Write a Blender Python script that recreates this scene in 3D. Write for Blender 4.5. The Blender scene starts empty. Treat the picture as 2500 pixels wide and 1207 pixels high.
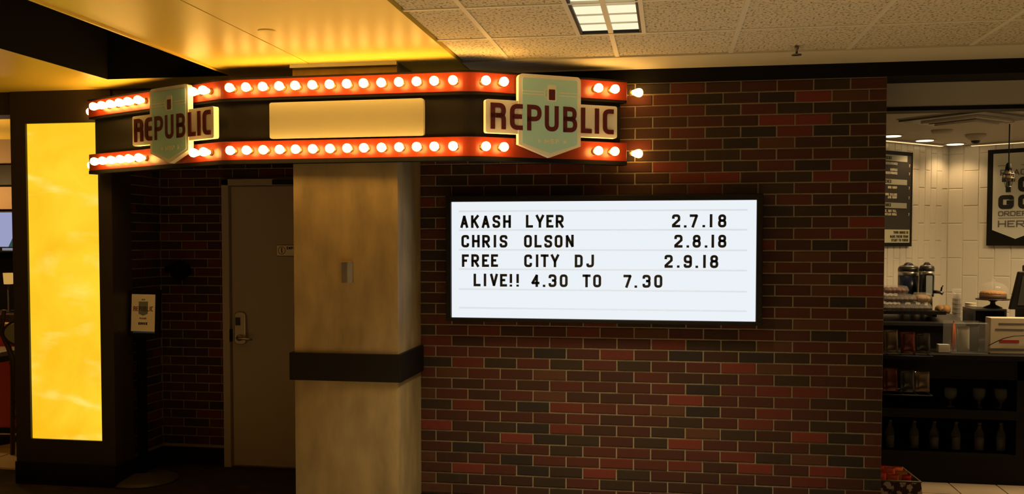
import bpy, math, random
from mathutils import Vector, Matrix
random.seed(7)
scene = bpy.context.scene
col = scene.collection

# ------------------------------------------------------------------ camera
H = 1.67                      # eye height; floor is z = 0
FPX, CYPX = 2279.47, 672.33   # focal length and principal row for a 2500 x 1207 frame
YAW, PITCH, ROLL = .1660, -.0369, .0004
def _basis(y, p, r):
    cy, sy, cp, sp = math.cos(y), math.sin(y), math.cos(p), math.sin(p)
    F = Vector((-sy*cp, cy*cp, sp)); R = Vector((cy, sy, 0)); U = R.cross(F)
    c, s = math.cos(r), math.sin(r)
    return R*c + U*s, U*c - R*s, F
RR, UU, FF = _basis(YAW, PITCH, ROLL)
cam_d = bpy.data.cameras.new('camera'); cam = bpy.data.objects.new('camera', cam_d); col.objects.link(cam)
cam.matrix_world = Matrix(((RR.x, UU.x, -FF.x, 0), (RR.y, UU.y, -FF.y, 0), (RR.z, UU.z, -FF.z, H), (0, 0, 0, 1)))
cam_d.sensor_width = 36; cam_d.lens = FPX*36/2500; cam_d.shift_y = (CYPX-603.5)/2500
cam_d.clip_start = .05; cam_d.clip_end = 100
scene.camera = cam
CAM = Vector((0, 0, H))
def ray(u, v): return FF + RR*((u-1250)/FPX) - UU*((v-CYPX)/FPX)
def onY(u, v, Y): d = ray(u, v); return CAM + d*(Y/d.y)
def onZ(u, v, Z): d = ray(u, v); return CAM + d*((Z-H)/d.z)
def onV(u, v, P, Q, off=0):   # vertical plane through P,Q (plan), offset toward camera; returns (s, z)
    t = Vector((Q[0]-P[0], Q[1]-P[1])).normalized(); n = Vector((t.y, -t.x))
    o = Vector(P) + n*off; d = ray(u, v); k = o.dot(n)/Vector((d.x, d.y)).dot(n)
    p = CAM + d*k
    return (Vector((p.x, p.y))-Vector(P)).dot(t), p.z

# ------------------------------------------------------------------ world, lamps' strengths, exposure
BULB_L, ONYX_L, TROFFER_W, BOARD_L = 28.0, 1.0, 50.0, .93
world = bpy.data.worlds.new('world'); scene.world = world; world.use_nodes = True
wb = world.node_tree.nodes['Background']
wb.inputs[0].default_value = (1, .78, .52, 1); wb.inputs[1].default_value = .025
vs = scene.view_settings
vs.view_transform = 'Standard'; vs.look = 'None'; vs.gamma = 1; vs.exposure = 0; vs.use_curve_mapping = False

# ------------------------------------------------------------------ materials
MATS = {}
def mat(name, colr, rough=.6, metal=0, spec=.5, emit=None, emit_s=0, noise=None, bump=None, trans=0, alpha=1, ior=1.45):
    if name in MATS: return MATS[name]
    m = bpy.data.materials.new(name); m.use_nodes = True; nt = m.node_tree
    b = nt.nodes['Principled BSDF']; I = b.inputs
    I['Base Color'].default_value = (*colr, 1); I['Roughness'].default_value = rough
    I['Metallic'].default_value = metal; I['Specular IOR Level'].default_value = spec; I['IOR'].default_value = ior
    I['Transmission Weight'].default_value = trans; I['Alpha'].default_value = alpha
    if emit: I['Emission Color'].default_value = (*emit, 1); I['Emission Strength'].default_value = emit_s
    tc = None
    def coords(scale):
        nonlocal tc
        if tc is None: tc = nt.nodes.new('ShaderNodeTexCoord')
        mp = nt.nodes.new('ShaderNodeMapping'); mp.inputs['Scale'].default_value = scale if isinstance(scale, tuple) else (scale,)*3
        nt.links.new(tc.outputs['Object'], mp.inputs['Vector']); return mp.outputs[0]
    if noise:   # (scale, colour2, lo, hi, detail)
        sc, c2, lo, hi, det = noise
        n = nt.nodes.new('ShaderNodeTexNoise'); n.inputs['Scale'].default_value = 1; n.inputs['Detail'].default_value = det
        nt.links.new(coords(sc), n.inputs['Vector'])
        r = nt.nodes.new('ShaderNodeValToRGB'); r.color_ramp.elements[0].position = lo; r.color_ramp.elements[1].position = hi
        r.color_ramp.elements[0].color = (*colr, 1); r.color_ramp.elements[1].color = (*c2, 1)
        nt.links.new(n.outputs['Fac'], r.inputs[0]); nt.links.new(r.outputs[0], I['Base Color'])
    if bump:    # (scale, strength, distance)
        n = nt.nodes.new('ShaderNodeTexNoise'); n.inputs['Scale'].default_value = 1; n.inputs['Detail'].default_value = 4
        nt.links.new(coords(bump[0]), n.inputs['Vector'])
        bp = nt.nodes.new('ShaderNodeBump'); bp.inputs['Strength'].default_value = bump[1]; bp.inputs['Distance'].default_value = bump[2]
        nt.links.new(n.outputs['Fac'], bp.inputs['Height']); nt.links.new(bp.outputs[0], I['Normal'])
    MATS[name] = m; return m

def thin_clear(name, colr, amount, rough=.1):   # thin clear plastic: mostly see-through with a gloss
    if name in MATS: return MATS[name]
    m = bpy.data.materials.new(name); m.use_nodes = True; nt = m.node_tree
    b = nt.nodes['Principled BSDF']; b.inputs['Base Color'].default_value = (*colr, 1); b.inputs['Roughness'].default_value = rough
    t = nt.nodes.new('ShaderNodeBsdfTransparent'); mx = nt.nodes.new('ShaderNodeMixShader'); mx.inputs[0].default_value = amount
    nt.links.new(t.outputs[0], mx.inputs[1]); nt.links.new(b.outputs[0], mx.inputs[2])
    nt.links.new(mx.outputs[0], nt.nodes['Material Output'].inputs[0])
    MATS[name] = m; return m

BLACK = mat('black_paint', (.007, .006, .0055), .55, spec=.25)
BLACKM = mat('black_matte', (.006, .0055, .005), .85, spec=.12)
DARKBROWN = mat('dark_brown_laminate', (.030, .022, .018), .45, bump=((40, 40, 3), .1, .002))
MORTAR = mat('mortar', (.25, .205, .135), .95, noise=(60, (.20, .16, .105), .4, .7, 4), bump=(150, .4, .002))
BR = []
for i, (c, w) in enumerate([((.080, .036, .025), 20), ((.105, .036, .026), 20), ((.135, .040, .028), 18), ((.066, .042, .027), 14),
                            ((.19, .044, .030), 10), ((.145, .060, .034), 6), ((.050, .036, .031), 9), ((.25, .052, .036), 3)]):
    c = tuple(x*.62 for x in c)
    BR.append((mat('brick_%d' % i, c, .85, spec=.25, noise=((28, 28, 28), tuple(x*.72 for x in c), .35, .75, 5), bump=(120, .35, .002)), w))
COLUMN = mat('mottled_column_paper', (.36, .27, .135), .6, noise=((9, 9, 3.2), (.225, .17, .088), .35, .68, 7), bump=((120, 120, 40), .15, .001))
TAN = mat('tan_painted_metal', (.37, .325, .31), .5, bump=(90, .08, .001))
DRYWALL = mat('yellow_cream_ceiling_paint', (.74, .55, .09), .38, spec=.35, bump=(3, .12, .01))
WHITEPAINT = mat('offwhite_paint', (.62, .57, .44), .7)
GRIDM = mat('ceiling_grid_white', (.66, .62, .50), .5)
RED = mat('red_band_enamel', (.22, .026, .009), .30)
CREAM = mat('cream_panel', (.36, .35, .25), .4)
CREAMEDGE = mat('cream_edge', (.95, .93, .85), .45)
TEAL = mat('teal_shield', (.52, .90, .92), .45)
MAROON = mat('maroon_letter', (.12, .013, .018), .5)
PALE = mat('pale_ink', (.93, .95, .80), .5)
STEEL = mat('brushed_steel', (.50, .47, .43), .35, metal=.9)
STEELD = mat('dark_steel', (.20, .19, .18), .4, metal=.8)
PAPER = mat('white_paper', (.78, .72, .62), .8)
INK = mat('black_ink', (.016, .017, .018), .5)
BLUE = mat('blue_strip', (.08, .16, .55), .5)
CARPET = mat('dark_carpet', (.028, .022, .016), .95, spec=.1, noise=((5, 5, 5), (.06, .036, .02), .5, .7, 8), bump=(200, .5, .004))
TILEFLOOR = mat('beige_floor_tile', (.50, .40, .28), .45, noise=((2, 2, 2), (.36, .28, .19), .4, .7, 6))
WALLTILE = mat('white_glazed_tile', (.80, .76, .66), .18, spec=.5)
GROUT = mat('tile_grout', (.74, .70, .60), .9)
KWHITE = mat('kitchen_ceiling_paint', (.55, .50, .42), .8)
WOOD = mat('dark_stained_wood', (.045, .022, .013), .4, noise=((30, 30, 4), (.025, .012, .008), .4, .7, 4))
REDVINYL = mat('red_vinyl', (.55, .055, .02), .4)
GREYPAD = mat('grey_upholstery', (.28, .27, .26), .7)
CLEAR = thin_clear('clear_plastic', (.85, .82, .75), .24, .10)
CLEARG = thin_clear('clear_glass', (.75, .75, .72), .10, .04)
CLEARB = thin_clear('bottle_glass', (.40, .40, .40), .10, .06)
RAIL = thin_clear('clear_letter_rail', (.70, .73, .78), .16, .3)
GREYPL = mat('dark_grey_plastic', (.03, .03, .032), .35)

def emission(name, colr, s):
    if name in MATS: return MATS[name]
    m = bpy.data.materials.new(name); m.use_nodes = True; nt = m.node_tree; nt.nodes.clear()
    e = nt.nodes.new('ShaderNodeEmission'); e.inputs[0].default_value = (*colr, 1); e.inputs[1].default_value = s
    o = nt.nodes.new('ShaderNodeOutputMaterial'); nt.links.new(e.outputs[0], o.inputs[0]); MATS[name] = m; return m
BULB = emission('lit_bulb_glass', (1, .52, .11), BULB_L)
BOARD = emission('lit_white_acrylic', (.90, .955, 1), BOARD_L)
TUBE = emission('fluorescent_diffuser', (1, .90, .60), 1.05)
SCREEN = emission('tv_screen_glow', (.36, .38, .62), .9)
DOWN = emission('downlight_lens', (1, .80, .45), 3.0)
COVE = emission('cove_strip', (1, .66, .30), 1.3)
AMBERLAMP = emission('amber_lamp', (1, .55, .12), .55)
GATE = emission('red_glow', (1, .1, .03), .3)

def onyx():
    m = bpy.data.materials.new('backlit_onyx'); m.use_nodes = True; nt = m.node_tree; nt.nodes.clear()
    N, L = nt.nodes.new, nt.links.new
    tc = N('ShaderNodeTexCoord'); mp = N('ShaderNodeMapping'); mp.inputs['Rotation'].default_value = (0, .6, 0)
    L(tc.outputs['Object'], mp.inputs[0])
    n1 = N('ShaderNodeTexNoise'); n1.inputs['Scale'].default_value = 1.7; n1.inputs['Detail'].default_value = 7; n1.inputs['Distortion'].default_value = .9
    L(mp.outputs[0], n1.inputs['Vector'])
    r1 = N('ShaderNodeValToRGB'); e = r1.color_ramp.elements
    e[0].position = .30; e[0].color = (1, .53, .012, 1); e[1].position = .72; e[1].color = (1, .72, .035, 1)
    L(n1.outputs['Fac'], r1.inputs[0])
    mp2 = N('ShaderNodeMapping'); mp2.inputs['Rotation'].default_value = (0, -.85, 0); mp2.inputs['Scale'].default_value = (.55, 1, 2.2)
    L(tc.outputs['Object'], mp2.inputs[0])
    n2 = N('ShaderNodeTexNoise'); n2.inputs['Scale'].default_value = 1.15; n2.inputs['Detail'].default_value = 5; n2.inputs['Distortion'].default_value = .35
    L(mp2.outputs[0], n2.inputs['Vector'])
    sub = N('ShaderNodeMath'); sub.operation = 'SUBTRACT'; sub.inputs[1].default_value = .5; L(n2.outputs['Fac'], sub.inputs[0])
    ab = N('ShaderNodeMath'); ab.operation = 'ABSOLUTE'; L(sub.outputs[0], ab.inputs[0])
    r2 = N('ShaderNodeValToRGB'); e = r2.color_ramp.elements
    e[0].position = 0; e[0].color = (1, 1, 1, 1); e[1].position = .045; e[1].color = (0, 0, 0, 1); L(ab.outputs[0], r2.inputs[0])
    n3 = N('ShaderNodeTexNoise'); n3.inputs['Scale'].default_value = 2.6; n3.inputs['Detail'].default_value = 4; L(tc.outputs['Object'], n3.inputs['Vector'])
    r3 = N('ShaderNodeValToRGB'); r3.color_ramp.elements[0].position = .46; r3.color_ramp.elements[1].position = .74; L(n3.outputs['Fac'], r3.inputs[0])
    mul = N('ShaderNodeMath'); mul.operation = 'MULTIPLY'; L(r2.outputs[0], mul.inputs[0]); L(r3.outputs[0], mul.inputs[1])
    mx = N('ShaderNodeMixRGB'); mx.inputs[2].default_value = (1, .86, .20, 1); L(mul.outputs[0], mx.inputs[0]); L(r1.outputs[0], mx.inputs[1])
    em = N('ShaderNodeEmission'); em.inputs[1].default_value = ONYX_L; L(mx.outputs[0], em.inputs[0])
    o = N('ShaderNodeOutputMaterial'); L(em.outputs[0], o.inputs[0]); MATS['onyx'] = m; return m
ONYX = onyx()

def acoustic():
    m = mat('acoustic_tile', (.62, .56, .40), .9, bump=(70, .6, .004)); nt = m.node_tree; N, L = nt.nodes.new, nt.links.new
    tc = N('ShaderNodeTexCoord'); n = N('ShaderNodeTexNoise'); n.inputs['Scale'].default_value = 75; n.inputs['Detail'].default_value = 3
    mp = N('ShaderNodeMapping'); mp.inputs['Scale'].default_value = (1, .7, 1); L(tc.outputs['Object'], mp.inputs[0]); L(mp.outputs[0], n.inputs['Vector'])
    r = N('ShaderNodeValToRGB'); e = r.color_ramp.elements
    e[0].position = .36; e[0].color = (.22, .18, .11, 1); e[1].position = .47; e[1].color = (.62, .56, .42, 1)
    L(n.outputs['Fac'], r.inputs[0]); L(r.outputs[0], nt.nodes['Principled BSDF'].inputs['Base Color']); return m
ACOUSTIC = acoustic()

# ------------------------------------------------------------------ mesh helpers
class MB:
    def __init__(s): s.v = []; s.f = []; s.sm = []
    def add(s, vs, fs, smooth=False):
        o = len(s.v); s.v += [tuple(x) for x in vs]; s.f += [tuple(i+o for i in f) for f in fs]; s.sm += [smooth]*len(fs); return s
    def box(s, x0, x1, y0, y1, z0, z1):
        return s.add([(x0,y0,z0),(x1,y0,z0),(x1,y1,z0),(x0,y1,z0),(x0,y0,z1),(x1,y0,z1),(x1,y1,z1),(x0,y1,z1)],
                     [(0,3,2,1),(4,5,6,7),(0,1,5,4),(1,2,6,5),(2,3,7,6),(3,0,4,7)])
    def prism(s, poly, fn, d0, d1):      # poly: 2-D outline (ccw), fn(a, b, d) -> xyz
        n = len(poly)
        vs = [fn(a, b, d0) for a, b in poly] + [fn(a, b, d1) for a, b in poly]
        return s.add(vs, [tuple(range(n))[::-1], tuple(range(n, 2*n))] + [(i, (i+1) % n, n+(i+1) % n, n+i) for i in range(n)])
    def lathe(s, prof, o=(0,0,0), axis=(0,0,1), n=16, smooth=True):   # prof: (r, h)
        a = Vector(axis).normalized(); t = Vector((1,0,0)) if abs(a.x) < .9 else Vector((0,1,0))
        u = a.cross(t).normalized(); w = a.cross(u); o = Vector(o); vs = []; fs = []
        for r, h in prof:
            for k in range(n):
                q = 2*math.pi*k/n; vs.append(o + a*h + (u*math.cos(q)+w*math.sin(q))*r)
        for j in range(len(prof)-1):
            for k in range(n):
                k2 = (k+1) % n; fs.append((j*n+k, j*n+k2, (j+1)*n+k2, (j+1)*n+k))
        s.add(vs, fs, smooth)
        b = len(s.v)-len(vs)
        s.f += [tuple(b+k for k in range(n))[::-1], tuple(b+(len(prof)-1)*n+k for k in range(n))]; s.sm += [False]*2
        return s
    def tube(s, pts, r, n=8):
        pts = [Vector(p) for p in pts]; vs = []; fs = []
        rs = r if isinstance(r, (list, tuple)) else [r]*len(pts)
        for i, p in enumerate(pts):
            d = (pts[min(i+1, len(pts)-1)]-pts[max(i-1, 0)]).normalized()
            t = Vector((0,0,1)) if abs(d.z) < .9 else Vector((1,0,0)); u = d.cross(t).normalized(); w = d.cross(u)
            for k in range(n):
                q = 2*math.pi*k/n; vs.append(p+(u*math.cos(q)+w*math.sin(q))*rs[i])
        for j in range(len(pts)-1):
            for k in range(n):
                k2 = (k+1) % n; fs.append((j*n+k, j*n+k2, (j+1)*n+k2, (j+1)*n+k))
        m = (len(pts)-1)*n
        s.add(vs, fs, True); b = len(s.v)-len(vs)
        s.f += [tuple(b+k for k in range(n))[::-1], tuple(b+m+k for k in range(n))]; s.sm += [False]*2
        return s
    def mesh(s, name, m):
        me = bpy.data.meshes.new(name); me.from_pydata(s.v, [], s.f); me.materials.append(m)
        me.polygons.foreach_set('use_smooth', s.sm); me.update(); return me
    def build(s, name, m, parent=None, bevel=0):
        o = bpy.data.objects.new(name, s.mesh(name, m)); col.objects.link(o)
        if bevel:
            b = o.modifiers.new('bevel', 'BEVEL'); b.width = bevel; b.segments = 2; b.limit_method = 'ANGLE'
        if parent: put(o, parent)
        return o
def put(o, parent):
    o.parent = parent
    o.matrix_parent_inverse = worldm(parent).inverted()
def worldm(o):
    m = o.matrix_basis.copy()
    if o.parent: m = worldm(o.parent) @ o.matrix_parent_inverse @ m
    return m
def box(name, m, x0, x1, y0, y1, z0, z1, parent=None, bevel=0):
    return MB().box(min(x0,x1), max(x0,x1), min(y0,y1), max(y0,y1), min(z0,z1), max(z0,z1)).build(name, m, parent, bevel)
def tag(o, label, cat, group=None):
    o['label'] = label; o['category'] = cat
    if group: o['group'] = group
    return o
def struct(o, label=None, cat=None):
    o['kind'] = 'structure'
    if label: o['label'] = label
    if cat: o['category'] = cat
    return o
def thing(name, loc, label, cat, group=None):
    o = bpy.data.objects.new(name, None); o.empty_display_size = .1; col.objects.link(o); o.location = loc
    return tag(o, label, cat, group)
def inst(name, me, parent=None, loc=(0,0,0), scale=(1,1,1), rot=(0,0,0)):
    o = bpy.data.objects.new(name, me); col.objects.link(o); o.location = loc; o.scale = scale; o.rotation_euler = rot
    if parent: put(o, parent)
    return o
def rrect(x0, y0, x1, y1, r, n=5):
    out = []
    for cx, cy, a in ((x1-r, y0+r, -90), (x1-r, y1-r, 0), (x0+r, y1-r, 90), (x0+r, y0+r, 180)):
        for k in range(n+1):
            q = math.radians(a+90*k/n); out.append((cx+r*math.cos(q), cy+r*math.sin(q)))
    return out
def XZ(y0=0, sgn=-1):    # outline in x,z; depth toward the viewer (-y)
    return lambda a, b, d: (a, y0+sgn*d, b)

# ------------------------------------------------------------------ stroke lettering
r_ = 1
GL = {
 'A': (1.0, [([(0,0),(.5,1),(1,0)],0), ([(.17,.30),(.83,.30)],0)]),
 'B': (1, [([(0,0),(0,1),(.94,1,1),(.94,.53,1),(0,.53)],0), ([(0,.53),(1,.53,1),(1,0,1),(0,0)],0)]),
 'C': (1, [([(1,.70),(1,1,1),(0,1,1),(0,0,1),(1,0,1),(1,.30)],0)]),
 'D': (1, [([(0,0),(0,1),(1,1,1),(1,0,1)],1)]),
 'E': (.9, [([(1,1),(0,1),(0,0),(1,0)],0), ([(0,.52),(.88,.52)],0)]),
 'F': (.9, [([(1,1),(0,1),(0,0)],0), ([(0,.50),(.88,.50)],0)]),
 'G': (1, [([(1,.72),(1,1,1),(0,1,1),(0,0,1),(1,0,1),(1,.45),(.55,.45)],0)]),
 'H': (1, [([(0,0),(0,1)],0), ([(1,0),(1,1)],0), ([(0,.5),(1,.5)],0)]),
 'I': (0, [([(.5,0),(.5,1)],0)]),
 'J': (.95, [([(1,1),(1,0,1),(0,0,1),(0,.26)],0)]),
 'K': (1, [([(0,0),(0,1)],0), ([(1,1),(.02,.40)],0), ([(.36,.62),(1,0)],0)]),
 'L': (.9, [([(0,1),(0,0),(1,0)],0)]),
 'M': (1.3, [([(0,0),(0,1),(.5,.3),(1,1),(1,0)],0)]),
 'N': (1, [([(0,0),(0,1),(1,0),(1,1)],0)]),
 'O': (1, [([(0,0,1),(0,1,1),(1,1,1),(1,0,1)],1)]),
 'P': (1, [([(0,0),(0,1),(1,1,1),(1,.44,1),(0,.44)],0)]),
 'Q': (1, [([(0,0,1),(0,1,1),(1,1,1),(1,0,1)],1), ([(.6,.3),(1,-.05)],0)]),
 'R': (1, [([(0,0),(0,1),(1,1,1),(1,.46,1),(0,.46)],0), ([(.45,.46),(1,0)],0)]),
 'S': (1, [([(1,.72),(1,1,1),(0,1,1),(0,.55,1),(1,.45,1),(1,0,1),(0,0,1),(0,.28)],0)]),
 'T': (1, [([(0,1),(1,1)],0), ([(.5,1),(.5,0)],0)]),
 'U': (1, [([(0,1),(0,0,1),(1,0,1),(1,1)],0)]),
 'V': (1, [([(0,1),(.5,0),(1,1)],0)]),
 'W': (1.4, [([(0,1),(.25,0),(.5,.7),(.75,0),(1,1)],0)]),
 'X': (1, [([(0,0),(1,1)],0), ([(0,1),(1,0)],0)]),
 'Y': (1.05, [([(0,1),(.5,.42),(1,1)],0), ([(.5,.42),(.5,0)],0)]),
 'Z': (1, [([(0,1),(1,1),(0,0),(1,0)],0)]),
 '1': (0, [([(.5,0),(.5,1)],0)]),
 '2': (1, [([(0,.70),(0,1,1),(1,1,1),(1,.60),(0,.10),(0,0),(1,0)],0)]),
 '3': (1, [([(0,.74),(0,1,1),(1,1,1),(1,.52,1),(.4,.52)],0), ([(.4,.52),(1,.52,1),(1,0,1),(0,0,1),(0,.26)],0)]),
 '4': (1.05, [([(.74,0),(.74,1),(0,.26),(1,.26)],0)]),
 '7': (1, [([(0,1),(1,1),(.35,0)],0)]),
 '8': (1, [([(.05,.53,1),(.05,1,1),(.95,1,1),(.95,.53,1)],1), ([(0,0,1),(0,.53,1),(1,.53,1),(1,0,1)],1)]),
 '9': (1, [([(0,.26),(0,0,1),(1,0,1),(1,1,1),(0,1,1),(0,.45,1),(1,.45)],0)]),
 '!': (0, [([(.5,.28),(.5,1)],0), ([(.5,0),(.5,.16)],0)]),
 '.': (0, [([(.5,0),(.5,.18)],0)]),
 ',': (0, [([(.5,-.16),(.5,.10)],0)]),
 "'": (0, [([(.5,.8),(.5,1)],0)]),
 '-': (.6, [([(0,.5),(1,.5)],0)]),
}
BRAND = dict(GL)
BRAND['R'] = (1, [([(0,0),(0,1),(1,1,1),(1,.53,1),(0,.53)],0), ([(.3,.53),(1,.53,1),(1,0)],0)])
BRAND['E'] = (.82, [([(1,1),(0,1,1),(0,0,1),(1,0)],0), ([(0,.52),(1,.52)],0)])
BRAND['C'] = (.9, [([(1,1),(0,1,1),(0,0,1),(1,0)],0)])
BRAND['I'] = (0, [([(.5,0),(.5,1)],0)])
def fillet(pts, r, closed):
    out = []; n = len(pts)
    for i, p in enumerate(pts):
        q = Vector(p[:2])
        if len(p) < 3 or (not closed and i in (0, n-1)): out.append(q); continue
        a = Vector(pts[i-1][:2]); b = Vector(pts[(i+1) % n][:2])
        da = a-q; db = b-q; rr = min(r, da.length*.5, db.length*.5)
        p0 = q+da.normalized()*rr; p1 = q+db.normalized()*rr
        for k in range(6):
            t = k/5; out.append(p0*(1-t)**2 + q*2*t*(1-t) + p1*t*t)
    res = [out[0]]
    for p in out[1:]:
        if (p-res[-1]).length > 1e-5: res.append(p)
    return res
def thick(mb, pts, closed, w, fn, d0, d1):
    n = len(pts); L = []; R = []
    if not closed:      # sharp corners (A, K, N, V ...) are laid as separate strokes so that both keep full width
        for i in range(1, n-1):
            a_, b_ = (pts[i]-pts[i-1]).normalized(), (pts[i+1]-pts[i]).normalized()
            if a_.dot(b_) < -.25:
                e = w*.28
                thick(mb, pts[:i]+[pts[i]+a_*e], 0, w, fn, d0, d1); thick(mb, [pts[i]-b_*e]+pts[i+1:], 0, w, fn, d0, d1); return
    for i, p in enumerate(pts):
        a = pts[i-1] if (i > 0 or closed) else None; b = pts[(i+1) % n] if (i < n-1 or closed) else None
        if a is None: d = (b-p).normalized(); nn = Vector((-d.y, d.x)); k = 1
        elif b is None: d = (p-a).normalized(); nn = Vector((-d.y, d.x)); k = 1
        else:
            d1_ = (p-a).normalized(); d2 = (b-p).normalized(); n1 = Vector((-d1_.y, d1_.x)); n2 = Vector((-d2.y, d2.x))
            nn = n1+n2
            if nn.length < 1e-4: nn = n1
            nn.normalize(); k = min(1/max(nn.dot(n1), .3), 1.9)
        L.append(p+nn*(w/2*k)); R.append(p-nn*(w/2*k))
    m = n if closed else n-1
    vs = []; fs = []
    for i in range(n):
        for q, d in ((L[i], d1), (R[i], d1), (L[i], d0), (R[i], d0)): vs.append(fn(q.x, q.y, d))
    for i in range(m):
        j = (i+1) % n; a, b = i*4, j*4
        fs += [(a, a+1, b+1, b), (a+2, b+2, b+3, a+3), (a, b, b+2, a+2), (a+1, a+3, b+3, b+1)]
    if not closed: fs += [(0, 2, 3, 1), ((n-1)*4, (n-1)*4+1, (n-1)*4+3, (n-1)*4+2)]
    mb.add(vs, fs)
def glyph(mb, ch, x, y, wd, ht, st, fn, d0, d1, table=GL, rad=None):
    """x = left edge, y = baseline, wd/ht outer size, st = stroke width"""
    gw, strokes = table[ch]
    W = max(wd*gw if gw else st, st)
    for pts, closed in strokes:
        pp = []
        for p in pts:
            px_ = x + st/2 + p[0]*(W-st) if gw else x + st/2
            yy = y + st/2 + p[1]*(ht-st)
            if not closed and gw == 0: yy = y + p[1]*ht
            pp.append((px_, yy) + ((1,) if len(p) > 2 else ()))
        # flat ends reach the cap and base lines
        if not closed and gw:
            for idx, nb in ((0, 1), (-1, -2)):
                e, q = pp[idx], pp[nb]; d = Vector(e[:2])-Vector(q[:2])
                raw = pts[idx]
                if abs(d.x) < 1e-6 and raw[1] in (0, 1): pp[idx] = (e[0], e[1] + math.copysign(st/2, d.y))
                elif abs(d.y) < 1e-6 and raw[0] in (0, 1) and len(pts) > 2: pp[idx] = (e[0] + math.copysign(st/2, d.x), e[1])
                elif abs(d.y) < 1e-6 and raw[0] == 1: pp[idx] = (e[0] + st/2*.6, e[1])
                elif abs(d.x) > 1e-6 and abs(d.y) > 1e-6 and raw[1] in (0, 1): pp[idx] = (e[0]+d.normalized().x*st/2, e[1]+math.copysign(st/2, d.y))
                if ch == 'T' and raw[1] == 1 and abs(d.y) < 1e-6: pp[idx] = (e[0] + math.copysign(st/2, d.x), e[1])
        thick(mb, fillet(pp, rad if rad else ht*.19, closed), closed, st, fn, d0, d1)
    return W
def text(mb, s, x, y, ht, fn, d0, d1, wd=None, st=None, gap=None, align='l', table=GL):
    wd = wd or ht*.62; st = st or ht*.2; gap = gap if gap is not None else ht*.2
    ws = [ (wd*.5 if c == ' ' else max(wd*table[c][0], st)) for c in s]
    tot = sum(ws)+gap*(len(s)-1); x0 = x - (tot/2 if align == 'c' else tot if align == 'r' else 0)
    for c, w in zip(s, ws):
        if c != ' ': glyph(mb, c, x0, y, wd, ht, st, fn, d0, d1, table)
        x0 += w+gap
    return tot

# ------------------------------------------------------------------ room constants
YW = 5.6116                    # brick wall face
ZC = H+1.02                    # ceiling
BW, CH = .2032, .0659          # brick module, course height
XWL, XWR = -1.514, 1.217       # brick wall ends
YDOOR = 6.42
XCL, XCR, YCOL = -2.135, -1.514, 5.115   # column

# ------------------------------------------------------------------ setting: floors
struct(box('floor', CARPET, -8, 4, 4.6, 7.0, -.06, 0), 'dark patterned carpet floor', 'floor')
struct(box('floor_concourse', mat('pale_terrazzo', (.62, .55, .43), .4, noise=((60, 60, 60), (.47, .41, .32), .45, .6, 3)), -8, 4.6, -3.5, 4.6, -.06, 0), 'pale terrazzo floor in front of the carpet', 'floor')  # unseen stretch, kept pale so that light bounces up to the ceiling
fl = struct(box('floor_left', TILEFLOOR, -9.5, -4.42, 6.05, 11.2, -.05, .004), 'warm beige tile floor of the bar area', 'floor')
KF0 = 5.85
kf = struct(box('floor_right', mat('kitchen_floor_grout', (.25, .21, .15), .9), 1.25, 6.2, KF0, 10.2, -.05, .002), 'light tile floor of the food counter area', 'floor')
tme = MB().box(-.148, .148, -.148, .148, 0, .006).mesh('floor_tile', TILEFLOOR)
for i in range(6):
    for j in range(4): inst('floor_tile', tme, kf, (1.45+i*.305, KF0+.16+j*.305, .001))
tme2 = MB().box(-.297, .297, -.297, .297, 0, .006).mesh('floor_tile', TILEFLOOR)
for i in range(3):
    for j in range(4): inst('floor_tile', tme2, fl, (-4.75-i*.61, 6.36+j*.61, .003))

# ------------------------------------------------------------------ setting: ceiling
GX = [-.285+.6096*k for k in range(-1, 8)]          # grid lines across
GY = [4.66-.62*k for k in range(-1, 12)]            # grid rows, far to near
XDW = -1.166
ceil = struct(box('ceiling', WHITEPAINT, XDW, 4.6, -3.2, YW+.02, ZC+.012, ZC+.05), 'grid ceiling of speckled acoustic tiles', 'ceiling')
gm = MB()
for x in GX: gm.box(x-.012, x+.012, -3.2, 5.22, ZC-.004, ZC+.006)
for y in GY[1:]: gm.box(XDW, 4.6, y-.012, y+.012, ZC-.0035, ZC+.006)
gm.build('ceiling_grid', GRIDM, ceil)
TX0, TX1, TY0, TY1 = -.285-.150, -.285+.150, 3.42, 4.635     # troffer opening
xs = [XDW]+GX+[4.6]; ys = sorted([-3.2]+[y for y in GY if y < 5.2]+[5.22])
tile_cache = {}
for i in range(len(xs)-1):
    for j in range(len(ys)-1):
        a, b, c, d = xs[i]+.012, xs[i+1]-.012, ys[j]+.012, ys[j+1]-.012
        if b-a < .03 or d-c < .03: continue
        def tile(a, b, c, d):
            if b-a < .03 or d-c < .03: return
            k = (round(b-a, 3), round(d-c, 3))
            if k not in tile_cache:
                tile_cache[k] = MB().box(-k[0]/2, k[0]/2, -k[1]/2, k[1]/2, 0, .012).mesh('ceiling_tile', ACOUSTIC)
            inst('ceiling_tile', tile_cache[k], ceil, ((a+b)/2, (c+d)/2, ZC))
        if a < TX1 and b > TX0 and c < TY1 and d > TY0:
            if a < TX0: tile(a, TX0-.02, c, d)
            if b > TX1: tile(TX1+.02, b, c, d)
        else: tile(a, b, c, d)
box('ceiling_border', WHITEPAINT, XDW, 4.6, 5.225, YW, ZC-.008, ZC+.012, ceil)
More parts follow.
